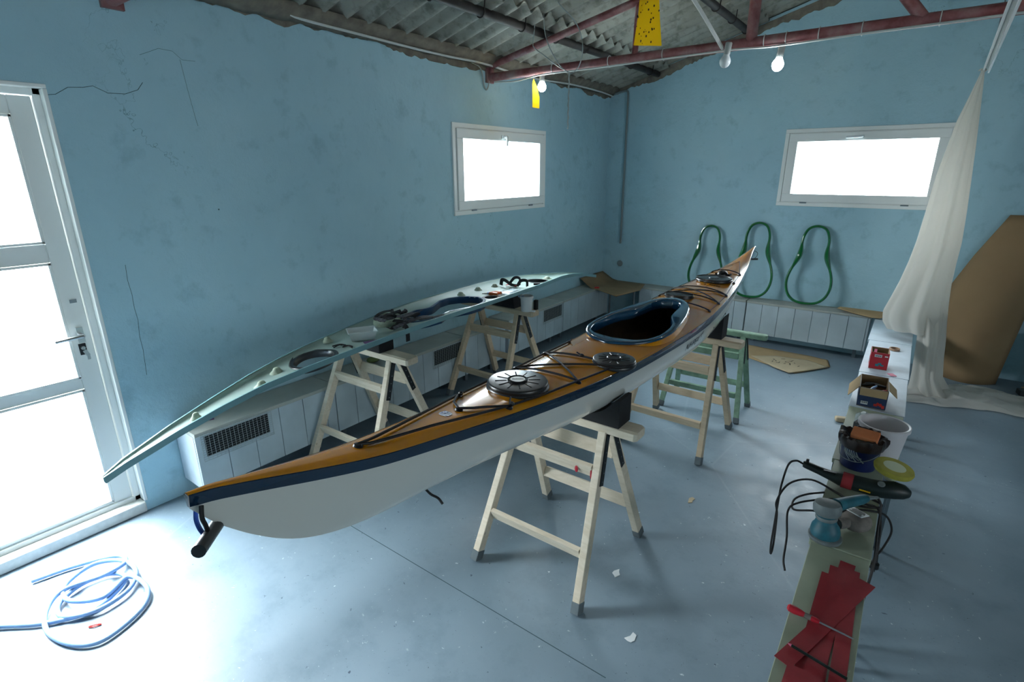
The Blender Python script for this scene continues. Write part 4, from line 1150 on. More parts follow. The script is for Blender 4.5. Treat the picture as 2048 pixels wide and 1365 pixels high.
ribbon(b, [on(-2.52,3.25,.01), on(-2.51,3.25,.05), on(-2.47,3.24,.055), on(-2.43,3.26,.025), on(-2.40,3.30,.012)], .03, (0,1,.3), 0)
ribbon(b, [on(-2.50,3.33,.01), on(-2.47,3.36,.06), on(-2.42,3.36,.06), on(-2.40,3.33,.012)], .022, (0,1,.1), 0)
ribbon(b, [on(-2.49,3.28,.012), on(-2.45,3.29,.02), on(-2.40,3.30,.014)], .035, (0,0,1), 1)
solo(b, 'seat_straps', ['strap', 'red_small'], 'black straps with red trim near the far hatch of the upturned deck', 'straps', tuple(on(-2.46,3.28)))
b = MB(); ribbon(b, [on(-2.40,3.3,.01), on(-2.385,3.33,.05), on(-2.345,3.35,.05), on(-2.325,3.33,.01)], .024, (0,1,.1), 0)
solo(b, 'looped_strap', 'strap', 'single looped black strap beside the clear parts bag', 'strap', tuple(on(-2.36,3.33)))
b = MB(); c = on(-2.35, 3.5, .002); b.box(c, (.05,.03,.02), rotz(.5)); solo(b, 'black_offcut', 'foam', 'small black offcut in front of the far oval hatch', 'offcut', tuple(c))

# white bucket on the sawhorse
def bucket(cx, cy, z, r0, r1, h, m, name, lab, lip=.006, n=36, loc=None):
    root = thing(name, lab, 'bucket', (cx, cy, z))
    b = MB(); b.lathe([(r0*.96,0),(r0,.003),(r1,h-.02),(r1+lip,h-.018),(r1+lip,h-.002),(r1+lip*.5,h),(r1-.003,h-.002),(r0-.004,.008),(1e-4,.008)], n, (cx,cy,z), caps=True)
    build(b, 'body', m, root, smooth=True, angle=35); return root
bk = bucket(-2.215, 3.165, .7455, .040, .045, .118, 'white', 'small_bucket', 'small white plastic bucket on the end of the far left sawhorse')
b = MB(); b.box((-2.248,3.14,.858), (.04,.03,.006), rotz(.5)); build(b, 'lid_tab', 'hose', bk)
b = MB(); b.box((-2.165,3.172,.7505), (.04,.022,.01), rotz(.2)); solo(b, 'wood_chip', 'white', 'thin white chip lying beside the small white bucket', 'chip', (-2.165,3.172,.7455))

# ------------------------------------------------------------------ blue hose on the floor
hp = [(-2.86,-.05,.012),(-2.657,.124,.012),(-2.53,.236,.012),(-2.454,.365,.012),(-2.49,.47,.014),(-2.56,.53,.016),(-2.64,.49,.016),(-2.66,.39,.016),(-2.6,.30,.016),(-2.5,.29,.018),(-2.43,.38,.02),(-2.45,.5,.02),(-2.55,.57,.022),(-2.68,.56,.022),(-2.76,.47,.022),(-2.70,.35,.024),(-2.58,.33,.026),(-2.48,.42,.028),(-2.53,.53,.03),(-2.42,.56,.024),(-2.33,.53,.014),(-2.27,.45,.012),(-2.246,.336,.012),(-2.326,.263,.012),(-2.47,.229,.013),(-2.597,.26,.02),(-2.66,.335,.032),(-2.62,.47,.034),(-2.66,.565,.022),(-2.75,.56,.014),(-2.83,.42,.012),(-2.87,.27,.012)]
P = curve(hp, 8); b = MB(); b.tube(P, .0095, 10)
solo(b, 'garden_hose', 'hose', 'pale blue hose coiled loosely on the floor by the door', 'hose', (-2.5,.4,0), smooth=True)
b = MB(); b.tube(curve([(-2.375,.335,.004),(-2.36,.35,.004),(-2.352,.372,.004),(-2.365,.36,.004),(-2.378,.337,.004)], 4), .0025, 5)
solo(b, 'wire_scrap', 'red_small', 'tiny red wire scrap on the floor inside the hose coil', 'scrap', (-2.365,.35,0))
random.seed(5)
for (x, y, lab) in ((-.60,1.58,'white paint flake on the floor right of the nearest sawhorse leg'), (-.80,1.87,'pale tape scrap on the floor under the nearest sawhorse'), (-.72,2.63,'tiny tan offcut on the floor behind the nearest sawhorse')):
    b = MB(); pts = [(x+.02*math.cos(a)*random.uniform(.3,1.2), y+.03*math.sin(a)*random.uniform(.5,1.2), .0015) for a in [2*PI*i/7 for i in range(7)]]
    b.add(pts, [tuple(range(7))]); solo(b, 'floor_scrap', 'card_pale' if 'tan' in lab else 'white', lab, 'scrap', (x,y,0), solid=.002)

# ------------------------------------------------------------------ green cockpit rings on the back wall
RING = [(0,.0),(.095,.012),(.16,.06),(.195,.13),(.205,.21),(.19,.30),(.155,.39),(.125,.47),(.118,.54),(.120,.62),(.105,.69),(.07,.745),(0,.768)]
def green_ring(x, z, s, lab, lean, wid=1.0):
    pts = [Vector((x+u*s*wid, 0, v*s)) for u, v in RING]+[Vector((x-u*s*wid, 0, v*s)) for u, v in RING[-2:0:-1]]
    P = smooth_closed(curve(pts, 5, True), 2); rr = []
    for p in P:
        v = p.z/s; r_ = .0225
        if .36 < v < .58: r_ += .020*math.sin(PI*(v-.36)/.22)
        rr.append(r_*s)
    Q = [Vector((p.x, YB-.028-lean*(.77-p.z), z+p.z+.0235*s)) for p in P]
    b = MB(); b.tube(Q, rr, 10, closed=True, flat=.6)
    return solo(b, 'cockpit_ring', 'green', lab, 'cockpit ring', (x, YB-.06, z), 'green cockpit rings on the back wall', smooth=True)
green_ring(-1.755, BT, .92, 'glossy green cockpit ring leaning on the back wall, nearest the left corner', .12, .95)
green_ring(-1.272, BT, .99, 'glossy green cockpit ring directly behind the kayak bow tip', .12, .95)
green_ring(-.742, BT, .985, 'glossy green cockpit ring standing clear of the kayak, left of the dust cloth', .10, .98)

# ------------------------------------------------------------------ cardboard
def sheet(poly, z, m, lab, name='cardboard_sheet', thick=.004, bend=None, grp=None, loc=None):
    n = len(poly); cx = sum(p[0] for p in poly)/n; cy_ = sum(p[1] for p in poly)/n
    bm = bmesh.new(); vv = [bm.verts.new((p[0], p[1], z)) for p in poly]; bm.faces.new(vv)
    bmesh.ops.triangulate(bm, faces=bm.faces)
    bmesh.ops.subdivide_edges(bm, edges=bm.edges, cuts=7, use_grid_fill=True)
    for v in bm.verts:
        if bend: v.co.z = z+bend(v.co.x, v.co.y)
    b = MB(); bm.verts.index_update(); b.add([v.co[:] for v in bm.verts], [[v.index for v in f.verts] for f in bm.faces]); bm.free()
    return solo(b, name, m, lab, 'cardboard', (cx, cy_, z), grp, solid=thick, smooth=True, angle=60)
sheet([(-3.03,5.42),(-2.80,5.37),(-2.44,5.17),(-2.36,5.62),(-2.45,5.96),(-3.03,5.99)], BT+.004, 'card_dark', 'brown cardboard sheet covering the corner table, one side curled up the wall', bend=lambda x, y: max(0, (-2.86-x))*.55)
sheet([(-.45,5.86),(-.30,5.79),(-.15,5.74),(-.08,5.76),(-.06,5.98),(-.40,5.985)], BT+.008, 'card', 'ragged brown cardboard piece lying on the back bench beside the dust cloth', bend=lambda x, y: max(0, .03-abs(y-5.9)*.2))
sheet([(-1.30,5.72),(-1.318,5.415),(-.943,5.231),(-.62,5.10),(-.388,5.469),(-.43,5.66),(-.60,5.70),(-.9,5.70)], .004, 'card', 'large tan cardboard sheet lying on the floor before the back bench', grp='cardboard sheets on the floor')
sheet([(-1.05,5.34),(-.80,5.13),(-.659,5.051),(-.49,5.28),(-.40,5.42),(-.58,5.52),(-.85,5.48)], .0125, 'card_pale', 'paler cardboard sheet with black marks lying on the larger sheet', grp='cardboard sheets on the floor')
cs = [o for o in COL.objects if o.get('label', '').startswith('paler cardboard')][0]
b = MB(); random.seed(9)
for i in range(16):
    x = -.72+random.uniform(-.13,.13); y = 5.36+random.uniform(-.09,.09); a = random.uniform(0,3); l = random.uniform(.015,.04)
    b.box((x,y,.0152), (l,.006,.0008), rotz(a))
build(b, 'spray_marks', 'ink', cs)
# tall kraft board leaning on the back wall
rows = []
L_ = [(.34,5.93,0),(.345,5.945,.35),(.36,5.96,.80),(.46,5.985,1.05),(.62,6.0,1.39)]
R_l = [(.80,5.83,0),(.84,5.87,.35),(.89,5.92,.75),(.93,5.95,1.05),(.97,5.975,1.40)]
for i in range(17):
    t = i/16; row = []
    def at(Q): 
        f = t*(len(Q)-1); a = min(int(f), len(Q)-2); return Vector(Q[a]).lerp(Vector(Q[a+1]), f-a)
    p, q = at(L_), at(R_l)
    for j in range(15):
        s = j/14; v = p.lerp(q, s); v.y -= .17*math.sin(PI*min(1, s*1.02))**.8*(1-.75*t)
        row.append(v)
    rows.append(row)
b = MB(); b.loft(rows)
solo(b, 'kraft_board', 'kraft', 'tall curved sheet of brown board leaning on the back wall behind the cloth', 'board', (.6,5.85,0), smooth=True, solid=.006, angle=180)

# ------------------------------------------------------------------ hanging dust cloth and its rail
b = MB()
for dx_ in (-.016, .016): b.bb((.168+dx_-.005, 2.2, 2.412), (.168+dx_+.005, 5.5, 2.436))
b.bb((.155, 2.2, 2.43), (.181, 5.5, 2.434), mi=1)
# sloped mount: rail runs along the room and drifts slightly to the right at its far end
for i, v in enumerate(b.v): b.v[i] = (v[0]+(v[1]-3.2)*.0225, v[1], v[2])
solo(b, 'curtain_rail', ['white', 'wire'], 'white double curtain rail running under the roof towards the camera', 'rail', (.2,3.8,2.42))
rl = [o for o in COL.objects if o.name == 'curtain_rail'][0]
for y in (2.6, 3.78, 4.9): b = MB(); b.tube([(.168+(y-3.2)*.0225, y, 2.436), (.168+(y-3.2)*.0225, y, roof_z(.2)+.1)], .004, 6); build(b, 'rail_hanger', 'steel', rl)
cl = thing('dust_cloth', 'long white dust cloth gathered at the rail and trailing over bench and floor', 'cloth', (.2,5.35,.45))
zz_ = [2.42,2.36,2.25,2.09,1.9,1.7,1.45,1.21,1.05,.88,.74,.62,.54,.475]
xl = [.188,.175,.150,.110,.085,.058,.043,.026,.005,-.028,-.065,-.10,-.09,-.045]
xr = [.206,.214,.226,.243,.262,.280,.302,.319,.318,.322,.335,.350,.36,.365]
rows = []; NC = 90; NV2 = 66
for iv in range(NV2):
    z = zz_[0]+(zz_[-1]-zz_[0])*iv/(NV2-1)
    a0 = float(np.interp(-z, [-q for q in zz_], xl)); a1 = float(np.interp(-z, [-q for q in zz_], xr))
    cx = (a0+a1)/2; hx = (a1-a0)/2; row = []; d = (2.42-z)/1.95
    for j in range(NC):
        a = 2*PI*j/NC
        rip = .5*math.sin(9*a+.6+1.3*d)+.3*math.sin(5*a+2.1-1.1*d)+.2*math.sin(14*a+1.0+2*d)
        amp = (.003+.022*d)
        rx = hx-amp*.9+amp*rip; ry = min(.11, hx*.62+.01)+amp*rip*1.2
        row.append(Vector((cx+rx*math.cos(a), 5.35+ry*math.sin(a), z)))
    rows.append(row)
b = MB(); b.loft(rows, closed=True); build(b, 'hanging_folds', 'cloth', cl, smooth=True, angle=180)
# part dropping past the bench edge to the floor
rows = []
for iv in range(34):
    f = iv/33; z = .66-.645*f; zq = [-.66,-.55,-.45,-.30,-.15,-.06,-.01]
    a0 = float(np.interp(-z, zq, [.10,.15,.172,.185,.20,.20,.19])); a1 = float(np.interp(-z, zq, [.335,.352,.365,.38,.405,.47,.55]))
    cx = (a0+a1)/2; hx = (a1-a0)/2; row = []
    for j in range(NC):
        a = 2*PI*j/NC
        rip = .5*math.sin(7*a+.6+1.8*f)+.35*math.sin(4*a+2.1-1.6*f)+.2*math.sin(12*a+1.0+2*f)
        amp = .016+.012*f; ry = .06+.04*min(1, f/.4)+.08*max(0, f-.7)/.3
        row.append(Vector((cx+(hx-amp*.7+amp*rip)*math.cos(a), 5.34-.06*f+(ry+amp*rip)*math.sin(a), z)))
    rows.append(row)
b = MB(); b.loft(rows, closed=True); build(b, 'dropping_folds', 'cloth', cl, smooth=True, angle=180)
rows = []; random.seed(21)
from mathutils import noise as mn
for i in range(90):
    t = i/89; x = .18+1.15*t; row = []
    y0 = float(np.interp(t, [0,.2,.45,.7,1], [4.93,4.97,5.10,5.07,5.14])); y1 = float(np.interp(t, [0,.2,.45,.7,1], [5.28,5.48,5.66,5.52,5.42]))
    for j in range(46):
        q = j/45; y = y0+(y1-y0)*q; e = (math.sin(PI*q)**.45)*(min(1, t*9)**.6)*(min(1, (1-t)*7)**.6)
        h = 1-abs(mn.noise(Vector((x*3.2+y*1.5, y*8.0-x*2.0, .3))))*1.9; h2 = 1-abs(mn.noise(Vector((x*7.5, y*13.0, 4.1))))*2
        z = .008+e*(.010+.045*max(0, h)**2*(1-.45*t)+.016*max(0, h2)**2)
        row.append(Vector((x+.015*mn.noise(Vector((x*9, y*9, 1))), y+.02*mn.noise(Vector((x*8, y*4, 7))), z)))
    rows.append(row)
b = MB(); b.loft(rows); build(b, 'floor_pool', 'cloth', cl, smooth=True, angle=180)
b = MB(); b.sphere((.2,5.35,2.415), .016, (1.1,1,.9), 10, 7); b.tube(curve([(.2,5.35,2.415),(.185,5.35,2.425),(.172,5.345,2.415)], 4), .004, 6); build(b, 'tied_knot', 'cloth', cl, smooth=True)

# ------------------------------------------------------------------ things on the right-hand bench
ZT = .4405
def open_box(name, lab, c, d, R, mat_out, wall=.004):
    root = thing(name, lab, 'box', c); c = Vector(c); hx, hy, h = d[0]/2, d[1]/2, d[2]
    b = MB()
    def q(x0, x1, y0, y1, z0, z1, mi=0):
        b.box(c+R@Vector(((x0+x1)/2, (y0+y1)/2, (z0+z1)/2)), (x1-x0, y1-y0, z1-z0), R, mi)
    for (x0,x1,y0,y1) in ((-hx,hx,-hy,-hy+wall/2), (-hx,hx,hy-wall/2,hy), (-hx,-hx+wall/2,-hy,hy), (hx-wall/2,hx,-hy,hy)): q(x0,x1,y0,y1,0,h)
    i = wall/2
    for (x0,x1,y0,y1) in ((-hx+i,hx-i,-hy+i,-hy+2*i), (-hx+i,hx-i,hy-2*i,hy-i), (-hx+i,-hx+2*i,-hy+i,hy-i), (hx-2*i,hx-i,-hy+i,hy-i)): q(x0,x1,y0,y1,.002,h-.0005,1)
    q(-hx,hx,-hy,hy,0,.003,1)
    build(b, 'carton', [mat_out, 'card_dark'], root); return root, c, R
rb, c, R = open_box('cardboard_box', 'open red printed cardboard box on the far white bench board', (-.028,4.31,ZT), (.105,.145,.118), rotz(.06), 'redbox')
def face(b, c, R, o, u, v, w, h, n, mi=0):
    b.box(c+R@Vector(o), (w, .001, h) if n == 'y' else (.001, w, h), R, mi)
b = MB(); face(b, c, R, (-.01,-.0735,.095), 0, 0, .042, .018, 'y'); face(b, c, R, (.036,-.0735,.096), 0, 0, .018, .008, 'y'); face(b, c, R, (-.0535,-.02,.09), 0, 0, .034, .02, 'x')
lab_ = build(b, 'box_label', 'white', rb)
b = MB(); x = -.024                                   # dark capitals on the white panel
for i in range(6): b.box(c+R@Vector((x,-.0745,.095)), (.0032,.0006,.009), R); b.box(c+R@Vector((x+.0018,-.0745,.0985 if i%2 else .092)), (.003,.0006,.002), R); x += .0056
build(b, 'label_lettering', 'ink', lab_)
b = MB()
for o, n in (((.006,-.0735,.034),'y'), ((-.0535,-.01,.045),'x')):
    for k_ in range(3):
        oo = (o[0]+(.014*k_-.014 if n == 'y' else 0), o[1]+(.014*k_-.014 if n == 'x' else 0), o[2]+(.006 if k_ == 1 else -.004)); face(b, c, R, oo, 0, 0, .02, .016-.003*k_, n)
build(b, 'printed_picture', 'tealprint', rb)
b = MB(); b.box(c+R@Vector((-.03,-.05,.124)), (.016,.03,.002), R@Matrix.Rotation(.5,3,'X')); build(b, 'torn_tab', 'pink', rb)
b = MB(); b.box((.062,4.165,ZT+.002), (.035,.05,.003), rotz(.5)); solo(b, 'pink_scrap', 'pink', 'pink plastic scrap beside the red box on the bench', 'scrap', (.062,4.165,ZT))
b = MB(); b.lathe([(.034,0),(.034,.016),(.028,.016),(.028,0),(.034,0)], 24, (.052,4.80,ZT)); solo(b, 'tape_roll', 'tape', 'roll of brown tape lying behind the red box', 'tape roll', (.052,4.80,ZT), smooth=True, angle=40)
b = MB(); b.box((-.165,4.24,.02), (.09,.05,.035), rotz(.3)); solo(b, 'foam_scrap', 'card_pale', 'crumpled pale scrap on the floor left of the red box bench', 'scrap', (-.165,4.24,0), bevel=.01)
nb, c, R = open_box('cardboard_box', 'open navy box full of tools on the bench, flaps spread', (-.018,3.60,ZT), (.14,.25,.115), rotz(.05), 'bluebox')
b = MB()
def flap(b, hinge, out, ln, wd, ang):
    h = c+R@Vector(hinge); o = R@Vector(out); s = R@Vector((out[1], -out[0], 0)); e = h+o*ln*math.cos(ang)-Vector((0,0,ln*math.sin(ang)))
    b.add([h+s*wd/2, h-s*wd/2, e-s*wd/2*.96, e+s*wd/2*.96], [(0,1,2,3)])
for hg, out, ln, wd, ang, nm in (((0,-.125,.114), (0,-1,0), .045, .135, 1.2, 'f'), ((-.07,0,.114), (-1,0,0), .085, .22, .95, 'l'), ((.07,-.02,.114), (1,0,0), .06, .16, .75, 'r')):
    b = MB(); flap(b, hg, out, ln, wd, ang); build(b, 'box_flap', 'card', nb, solid=.003)
b = MB(); face(b, c, R, (-.035,-.126,.025), 0,0,.034,.018,'y'); bl = build(b, 'box_label', 'white', nb)
b = MB()
for i in range(9): b.box(c+R@Vector((-.049+i*.0034,-.127,.027)), (.0012+(i%3)*.0005,.0006,.011), R)
build(b, 'barcode', 'ink', bl)
b = MB()
for i in range(4): b.box(c+R@Vector((.02+.012*i,-.126,.022+.008*math.sin(i*1.3))), (.018,.001,.014), R@Matrix.Rotation(.5*i,3,'Y'))
build(b, 'printed_picture', 'red_small', nb)
for i, (o, a, m, lab_t) in enumerate((((-.03,.03,.085), .5, 'plastic_black', 'black clamp tool in the navy box, at the left'), ((.0,-.03,.09), 1.2, 'hose', 'blue-handled tool lying across the navy box'), ((.03,.04,.085), -.4, 'plastic_black', 'black tool grip in the navy box, at the right'), ((-.01,.07,.08), .1, 'toolgreen', 'dark green tool deep in the navy box'), ((.04,-.06,.085), .9, 'red_small', 'red-tipped tool in the navy box, near its front'))):
    p = c+R@Vector(o); dv = Vector((math.cos(a), math.sin(a), .12)); b = MB(); b.tube([p-dv*.035, p-dv*.01, p+dv*.015, p+dv*.035], [.007,.010,.008,.005], 8)
    solo(b, 'hand_tool', m, lab_t, 'tool', tuple(p), 'tools in the navy box', smooth=True)
# clear bag
b = MB(); random.seed(4); rows = []
for i in range(9):
    rows.append([Vector((-.07+.09*i/8, 3.16+.16*j/8, ZT+.004+.045*math.sin(PI*i/8)*math.sin(PI*j/8)+random.uniform(0,.014))) for j in range(9)])
b.loft(rows); solo(b, 'plastic_bag', 'clear', 'crumpled clear plastic bag behind the large white bucket', 'bag', (-.03,3.24,ZT), smooth=True, angle=30)
b = MB(); b.box((-.05,3.14,ZT+.022), (.016,.07,.04), rotz(-.3)); solo(b, 'small_carton', 'shutter', 'small dark printed carton inside the clear bag', 'carton', (-.05,3.14,ZT))
wb = bucket(.058, 2.88, ZT, .082, .098, .165, 'bucket', 'plastic_bucket', 'large empty white plastic bucket on the right-hand bench', .008, 44)
db = bucket(-.012, 2.70, ZT, .070, .082, .150, 'navybucket', 'plastic_bucket', 'dark navy bucket with a brown bag liner in front of the white bucket', .005, 40)
b = MB(); n = 44; rows = []
random.seed(8); jj = [random.uniform(-1,1) for _ in range(n)]
for r_, z_, am in ((.088,.105,.002),(.093,.12,.004),(.095,.140,.006),(.092,.156,.007),(.082,.160,.006),(.070,.148,.005),(.05,.128,.004),(.01,.115,.001)):
    rows.append([Vector((-.012+(r_+am*jj[i]+am*math.sin(5*2*PI*i/n))*math.cos(2*PI*i/n), 2.70+(r_+am*jj[i])*math.sin(2*PI*i/n), ZT+z_+am*jj[(i*7)%n])) for i in range(n)])
b.loft(rows, closed=True); b.f.append(tuple(len(b.v)-n+i for i in range(n))); b.mi.append(0); build(b, 'bag_liner', 'liner_bag', db, smooth=True, angle=40)
b = MB(); b.tube(curve([(-.095,2.69,ZT+.1),(-.08,2.635,ZT+.06),(-.02,2.612,ZT+.055),(.03,2.625,ZT+.075),(.06,2.645,ZT+.1)], 6), .0018, 6); build(b, 'bail_handle', 'wire', db)
b = MB()
for i in range(7):
    a = -2.5+i*.12; b.tube(curve([(-.012+.077*math.cos(a), 2.70+.077*math.sin(a), ZT+.11), (-.012+.0775*math.cos(a+.15), 2.70+.0775*math.sin(a+.15), ZT+.08), (-.012+.075*math.cos(a+.5), 2.70+.075*math.sin(a+.5), ZT+.05+.01*(i%3))], 4), .003, 5)
build(b, 'paint_drip', 'wire', db)['label'] = 'pale paint drips down the bucket side'
b = MB(); b.box((-.005,2.665,ZT+.172), (.105,.06,.024), rotz(-.12)@Matrix.Rotation(.35,3,'X')); solo(b, 'sanding_block', 'sponge', 'orange foam sanding block lying on top of the dark bucket', 'sanding block', (-.005,2.665,ZT+.16), bevel=.004)

# rotary polisher
pol = thing('rotary_polisher', 'dark rotary polisher with a yellow foam pad lying across the bench', 'polisher', (.0,2.45,ZT))
ax = [(-.205,2.455,.497,.013),(-.195,2.455,.497,.017),(-.14,2.452,.488,.018),(-.09,2.45,.480,.022),(-.06,2.45,.478,.030),(-.01,2.45,.477,.033),(.05,2.452,.478,.034),(.09,2.455,.480,.036),(.13,2.47,.484,.037),(.165,2.48,.482,.030),(.185,2.485,.478,.016)]
b = MB(); b.tube([a[:3] for a in ax], [a[3] for a in ax], 16); build(b, 'body', 'toolgreen', pol, smooth=True)
b = MB(); b.box((-.19,2.452,.519), (.012,.012,.018), rotz(.1)); build(b, 'cord_clip', 'plastic_black', pol, bevel=.003); b = MB(); b.box((-.1,2.432,.504), (.05,.012,.008), rotz(.05)); build(b, 'switch', 'plastic_black', pol, bevel=.003)
b = MB(); b.tube([(-.052,2.45,.478), (-.012,2.45,.477)], .0342, 16); build(b, 'label_band', 'redstrip', pol, smooth=True)
b = MB(); b.box((.035,2.418,.470), (.04,.003,.006)); build(b, 'label_stripe', 'yellowlabel', pol)
b = MB(); b.lathe([(.013,0),(.014,.003),(.011,.006)], 14, (.085,2.435,.512), Matrix.Rotation(.5,3,'X')); build(b, 'spindle_button', 'greytool', pol, smooth=True)
Rp = Matrix.Rotation(.05,3,'X')@Matrix.Rotation(.12,3,'Y')
b = MB(); b.lathe([(.022,-.045),(.03,-.02),(.052,-.014),(.058,-.010)], 20, (.116,2.53,.545), Rp); build(b, 'backing_plate', 'padcore', pol, smooth=True)
b = MB(); b.lathe([(.056,-.012),(.070,-.006),(.074,.006),(.070,.016),(.05,.019),(.04,.017)], 40, (.116,2.53,.545), Rp); b.lathe([(.041,.0172),(.02,.016),(.0005,.0155)], 30, (.116,2.53,.545), Rp, mi=1); build(b, 'polishing_pad', ['pad','padcore'], pol, smooth=True)
b = MB(); b.tube(curve([(-.205,2.455,.497),(-.235,2.46,.50),(-.262,2.46,.47),(-.272,2.43,.38),(-.268,2.38,.30),(-.262,2.33,.22),(-.258,2.30,.14),(-.252,2.29,.10),(-.25,2.31,.14),(-.262,2.36,.26),(-.272,2.36,.33),(-.24,2.40,.41),(-.16,2.42,.45),(-.06,2.38,.446),(.02,2.33,.446),(.085,2.35,.448),(.10,2.40,.44),(.06,2.41,.449)], 7), .0045, 7); build(b, 'power_cord', 'rope', pol, smooth=True)

# random orbital sander
c = Vector((-.058,2.03,ZT))
sd = thing('orbital_sander', 'dusty teal and grey orbital sander standing on the bench', 'sander', c)
Rs = Matrix.Rotation(-.08,3,'Y')
b = MB(); b.lathe([(.054,0),(.056,.004),(.056,.012),(.05,.015)], 30, c, None); build(b, 'sanding_pad', 'greytool', sd, smooth=True)
b = MB(); b.lathe([(.048,.015),(.050,.03),(.046,.05),(.038,.062),(.034,.075),(.033,.10)], 28, c, Rs); build(b, 'skirt', 'teal', sd, smooth=True)
b = MB(); b.lathe([(.0345,.082),(.0365,.085),(.0365,.093),(.0345,.096)], 28, c, Rs); build(b, 'collar_ring', 'greytool', sd, smooth=True)
b = MB(); b.lathe([(.033,.10),(.040,.112),(.041,.132),(.036,.146),(.022,.153),(.0005,.154)], 28, c, Rs, 1.15, .95); build(b, 'cap', 'greytool', sd, smooth=True)
b = MB(); b.tube([c+Vector((.015,.03,.13)), c+Vector((.05,.085,.128)), c+Vector((.085,.14,.122)), c+Vector((.10,.165,.12))], [.024,.021,.019,.014], 14); build(b, 'grip', 'teal', sd, smooth=True)
b = MB(); b.tube([c+Vector((.10,.165,.12)), c+Vector((.135,.20,.118))], [.008,.005], 10); build(b, 'cord_sleeve', 'greytool', sd, smooth=True)
b = MB(); rows = []
b.sphere(c+Vector((.085,.115,.042)), .05, (1.0,1.15,.72), 16, 10, rotz(-.4)); b.tube([c+Vector((.03,.04,.05)), c+Vector((.06,.08,.045))], .02, 10); db_ = build(b, 'dust_bag', 'dustbag', sd, smooth=True)
b = MB()
Rl = rotz(-.5)@Matrix.Rotation(-.15,3,'X')
b.box(c+Vector((.082,.112,.080)), (.06,.05,.003), Rl); lb = build(b, 'bag_label', 'white', db_)
b = MB()
for i in range(6): b.box(c+Vector((.082,.112,.0822))+Rl@Vector((0,-.019+.0075*i,0)), (.05-.006*(i%3),.0018,.001), Rl)
build(b, 'label_print', 'ink', lb)
cb = MB(); cb.tube(curve([c+Vector((.135,.20,.118)), c+Vector((.15,.19,.09)), c+Vector((.155,.15,.02)), c+Vector((.165,.08,-.10)), c+Vector((.155,.0,-.20)), c+Vector((.15,-.06,-.26)), c+Vector((.152,.02,-.30)), c+Vector((.165,.10,-.22)), c+Vector((.17,.18,-.06)), c+Vector((.15,.26,.03)), c+Vector((.10,.32,.008)), c+Vector((.02,.30,.008)), c+Vector((-.04,.26,.006)), c+Vector((-.12,.20,-.01)), c+Vector((-.15,.18,-.05)), c+Vector((-.13,.10,-.12)), c+Vector((-.12,.02,-.17)), c+Vector((-.105,-.02,-.19))], 7), .0042, 7); build(cb, 'power_cord', 'rope', sd, smooth=True)
cb = MB(); cb.tube(curve([(-.10,2.35,.447),(-.16,2.32,.43),(-.20,2.30,.40),(-.19,2.22,.40),(-.12,2.18,.446),(-.06,2.2,.446),(.0,2.27,.447),(.06,2.31,.447),(.12,2.34,.43),(.15,2.36,.36),(.135,2.32,.30),(.118,2.28,.28)], 7), .0042, 7)
pc = solo(cb, 'extension_lead', 'rope', 'thin dark lead looping off the bench with its plug hanging on the right', 'lead', (.118,2.28,.28), smooth=True)
b = MB(); b.tube([(.118,2.28,.285),(.117,2.277,.25)], [.006,.010], 10); b.lathe([(.011,0),(.018,-.006),(.018,-.026),(.012,-.03)], 14, (.117,2.277,.25))
for d_ in (-.006,.006): b.tube([(.117+d_,2.277,.22),(.117+d_,2.277,.204)], .002, 6)
build(b, 'plug', 'plastic_black', pc, smooth=True)

# red abrasive strips
def strip_r(p, q, w, z, lab):
    p = Vector((p[0], p[1], z)); q = Vector((q[0], q[1], z)); b = MB(); b.bar(p, q, w, .0012, (0,0,1))
    solo(b, 'abrasive_strip', 'redstrip', lab, 'abrasive strip', tuple((p+q)/2), 'red abrasive strips')
strip_r((-.022,1.824), (-.03,1.19), .035, ZT+.0012, 'red abrasive strip on the left of the fan, squared end beside the sander')
strip_r((.0,1.875), (.012,1.15), .042, ZT+.0026, 'red abrasive strip in the middle of the fan, partly covered')
strip_r((.028,1.918), (-.004,1.30), .046, ZT+.0040, 'longest red abrasive strip, reaching closest to the sander')
strip_r((.046,1.885), (.058,1.18), .040, ZT+.0054, 'red abrasive strip on the right of the fan')
strip_r((.09,1.845), (-.075,1.355), .048, ZT+.0068, 'red abrasive strip crossing the others diagonally')
strip_r((-.02,1.36), (-.03,.95), .085, ZT+.0082, 'widest red abrasive strip, at the near end of the bench')
# screwdriver
p, q = Vector((-.102,1.562,ZT+.021)), Vector((.076,1.554,ZT+.012))
scr = thing('screwdriver', 'red-handled screwdriver lying across the red strips', 'screwdriver', p.lerp(q,.4))
def al(t): return p.lerp(q, t)
b = MB(); b.tube([al(0), al(.03), al(.12), al(.22), al(.27)], [.006,.0115,.0125,.010,.0075], 12); build(b, 'handle', 'redhandle', scr, smooth=True)
b = MB(); b.tube([al(.27), al(.33), al(.37)], [.0075,.0085,.0085], 10); build(b, 'grip_band', 'dustbag', scr, smooth=True)
b = MB(); b.tube([al(.37), al(.44), al(.50)], [.008,.0085,.0055], 10); build(b, 'ferrule', 'redhandle', scr, smooth=True)
b = MB(); b.tube([al(.50), al(.95), al(1)], [.0028,.0028,.002], 8); build(b, 'shaft', 'chrome', scr, smooth=True)
p, q = Vector((-.075,1.424,ZT+.0135)), Vector((.075,1.394,ZT+.0135))
pen = thing('carpenter_pencil', 'dark pencil lying across the red strips near the camera', 'pencil', p.lerp(q,.5))
b = MB(); b.tube([al(.07), al(1)], .0042, 6); build(b, 'barrel', 'toolgreen', pen)
b = MB(); b.tube([al(0), al(.07)], [.0008,.004], 6); build(b, 'tip', 'pink', pen)

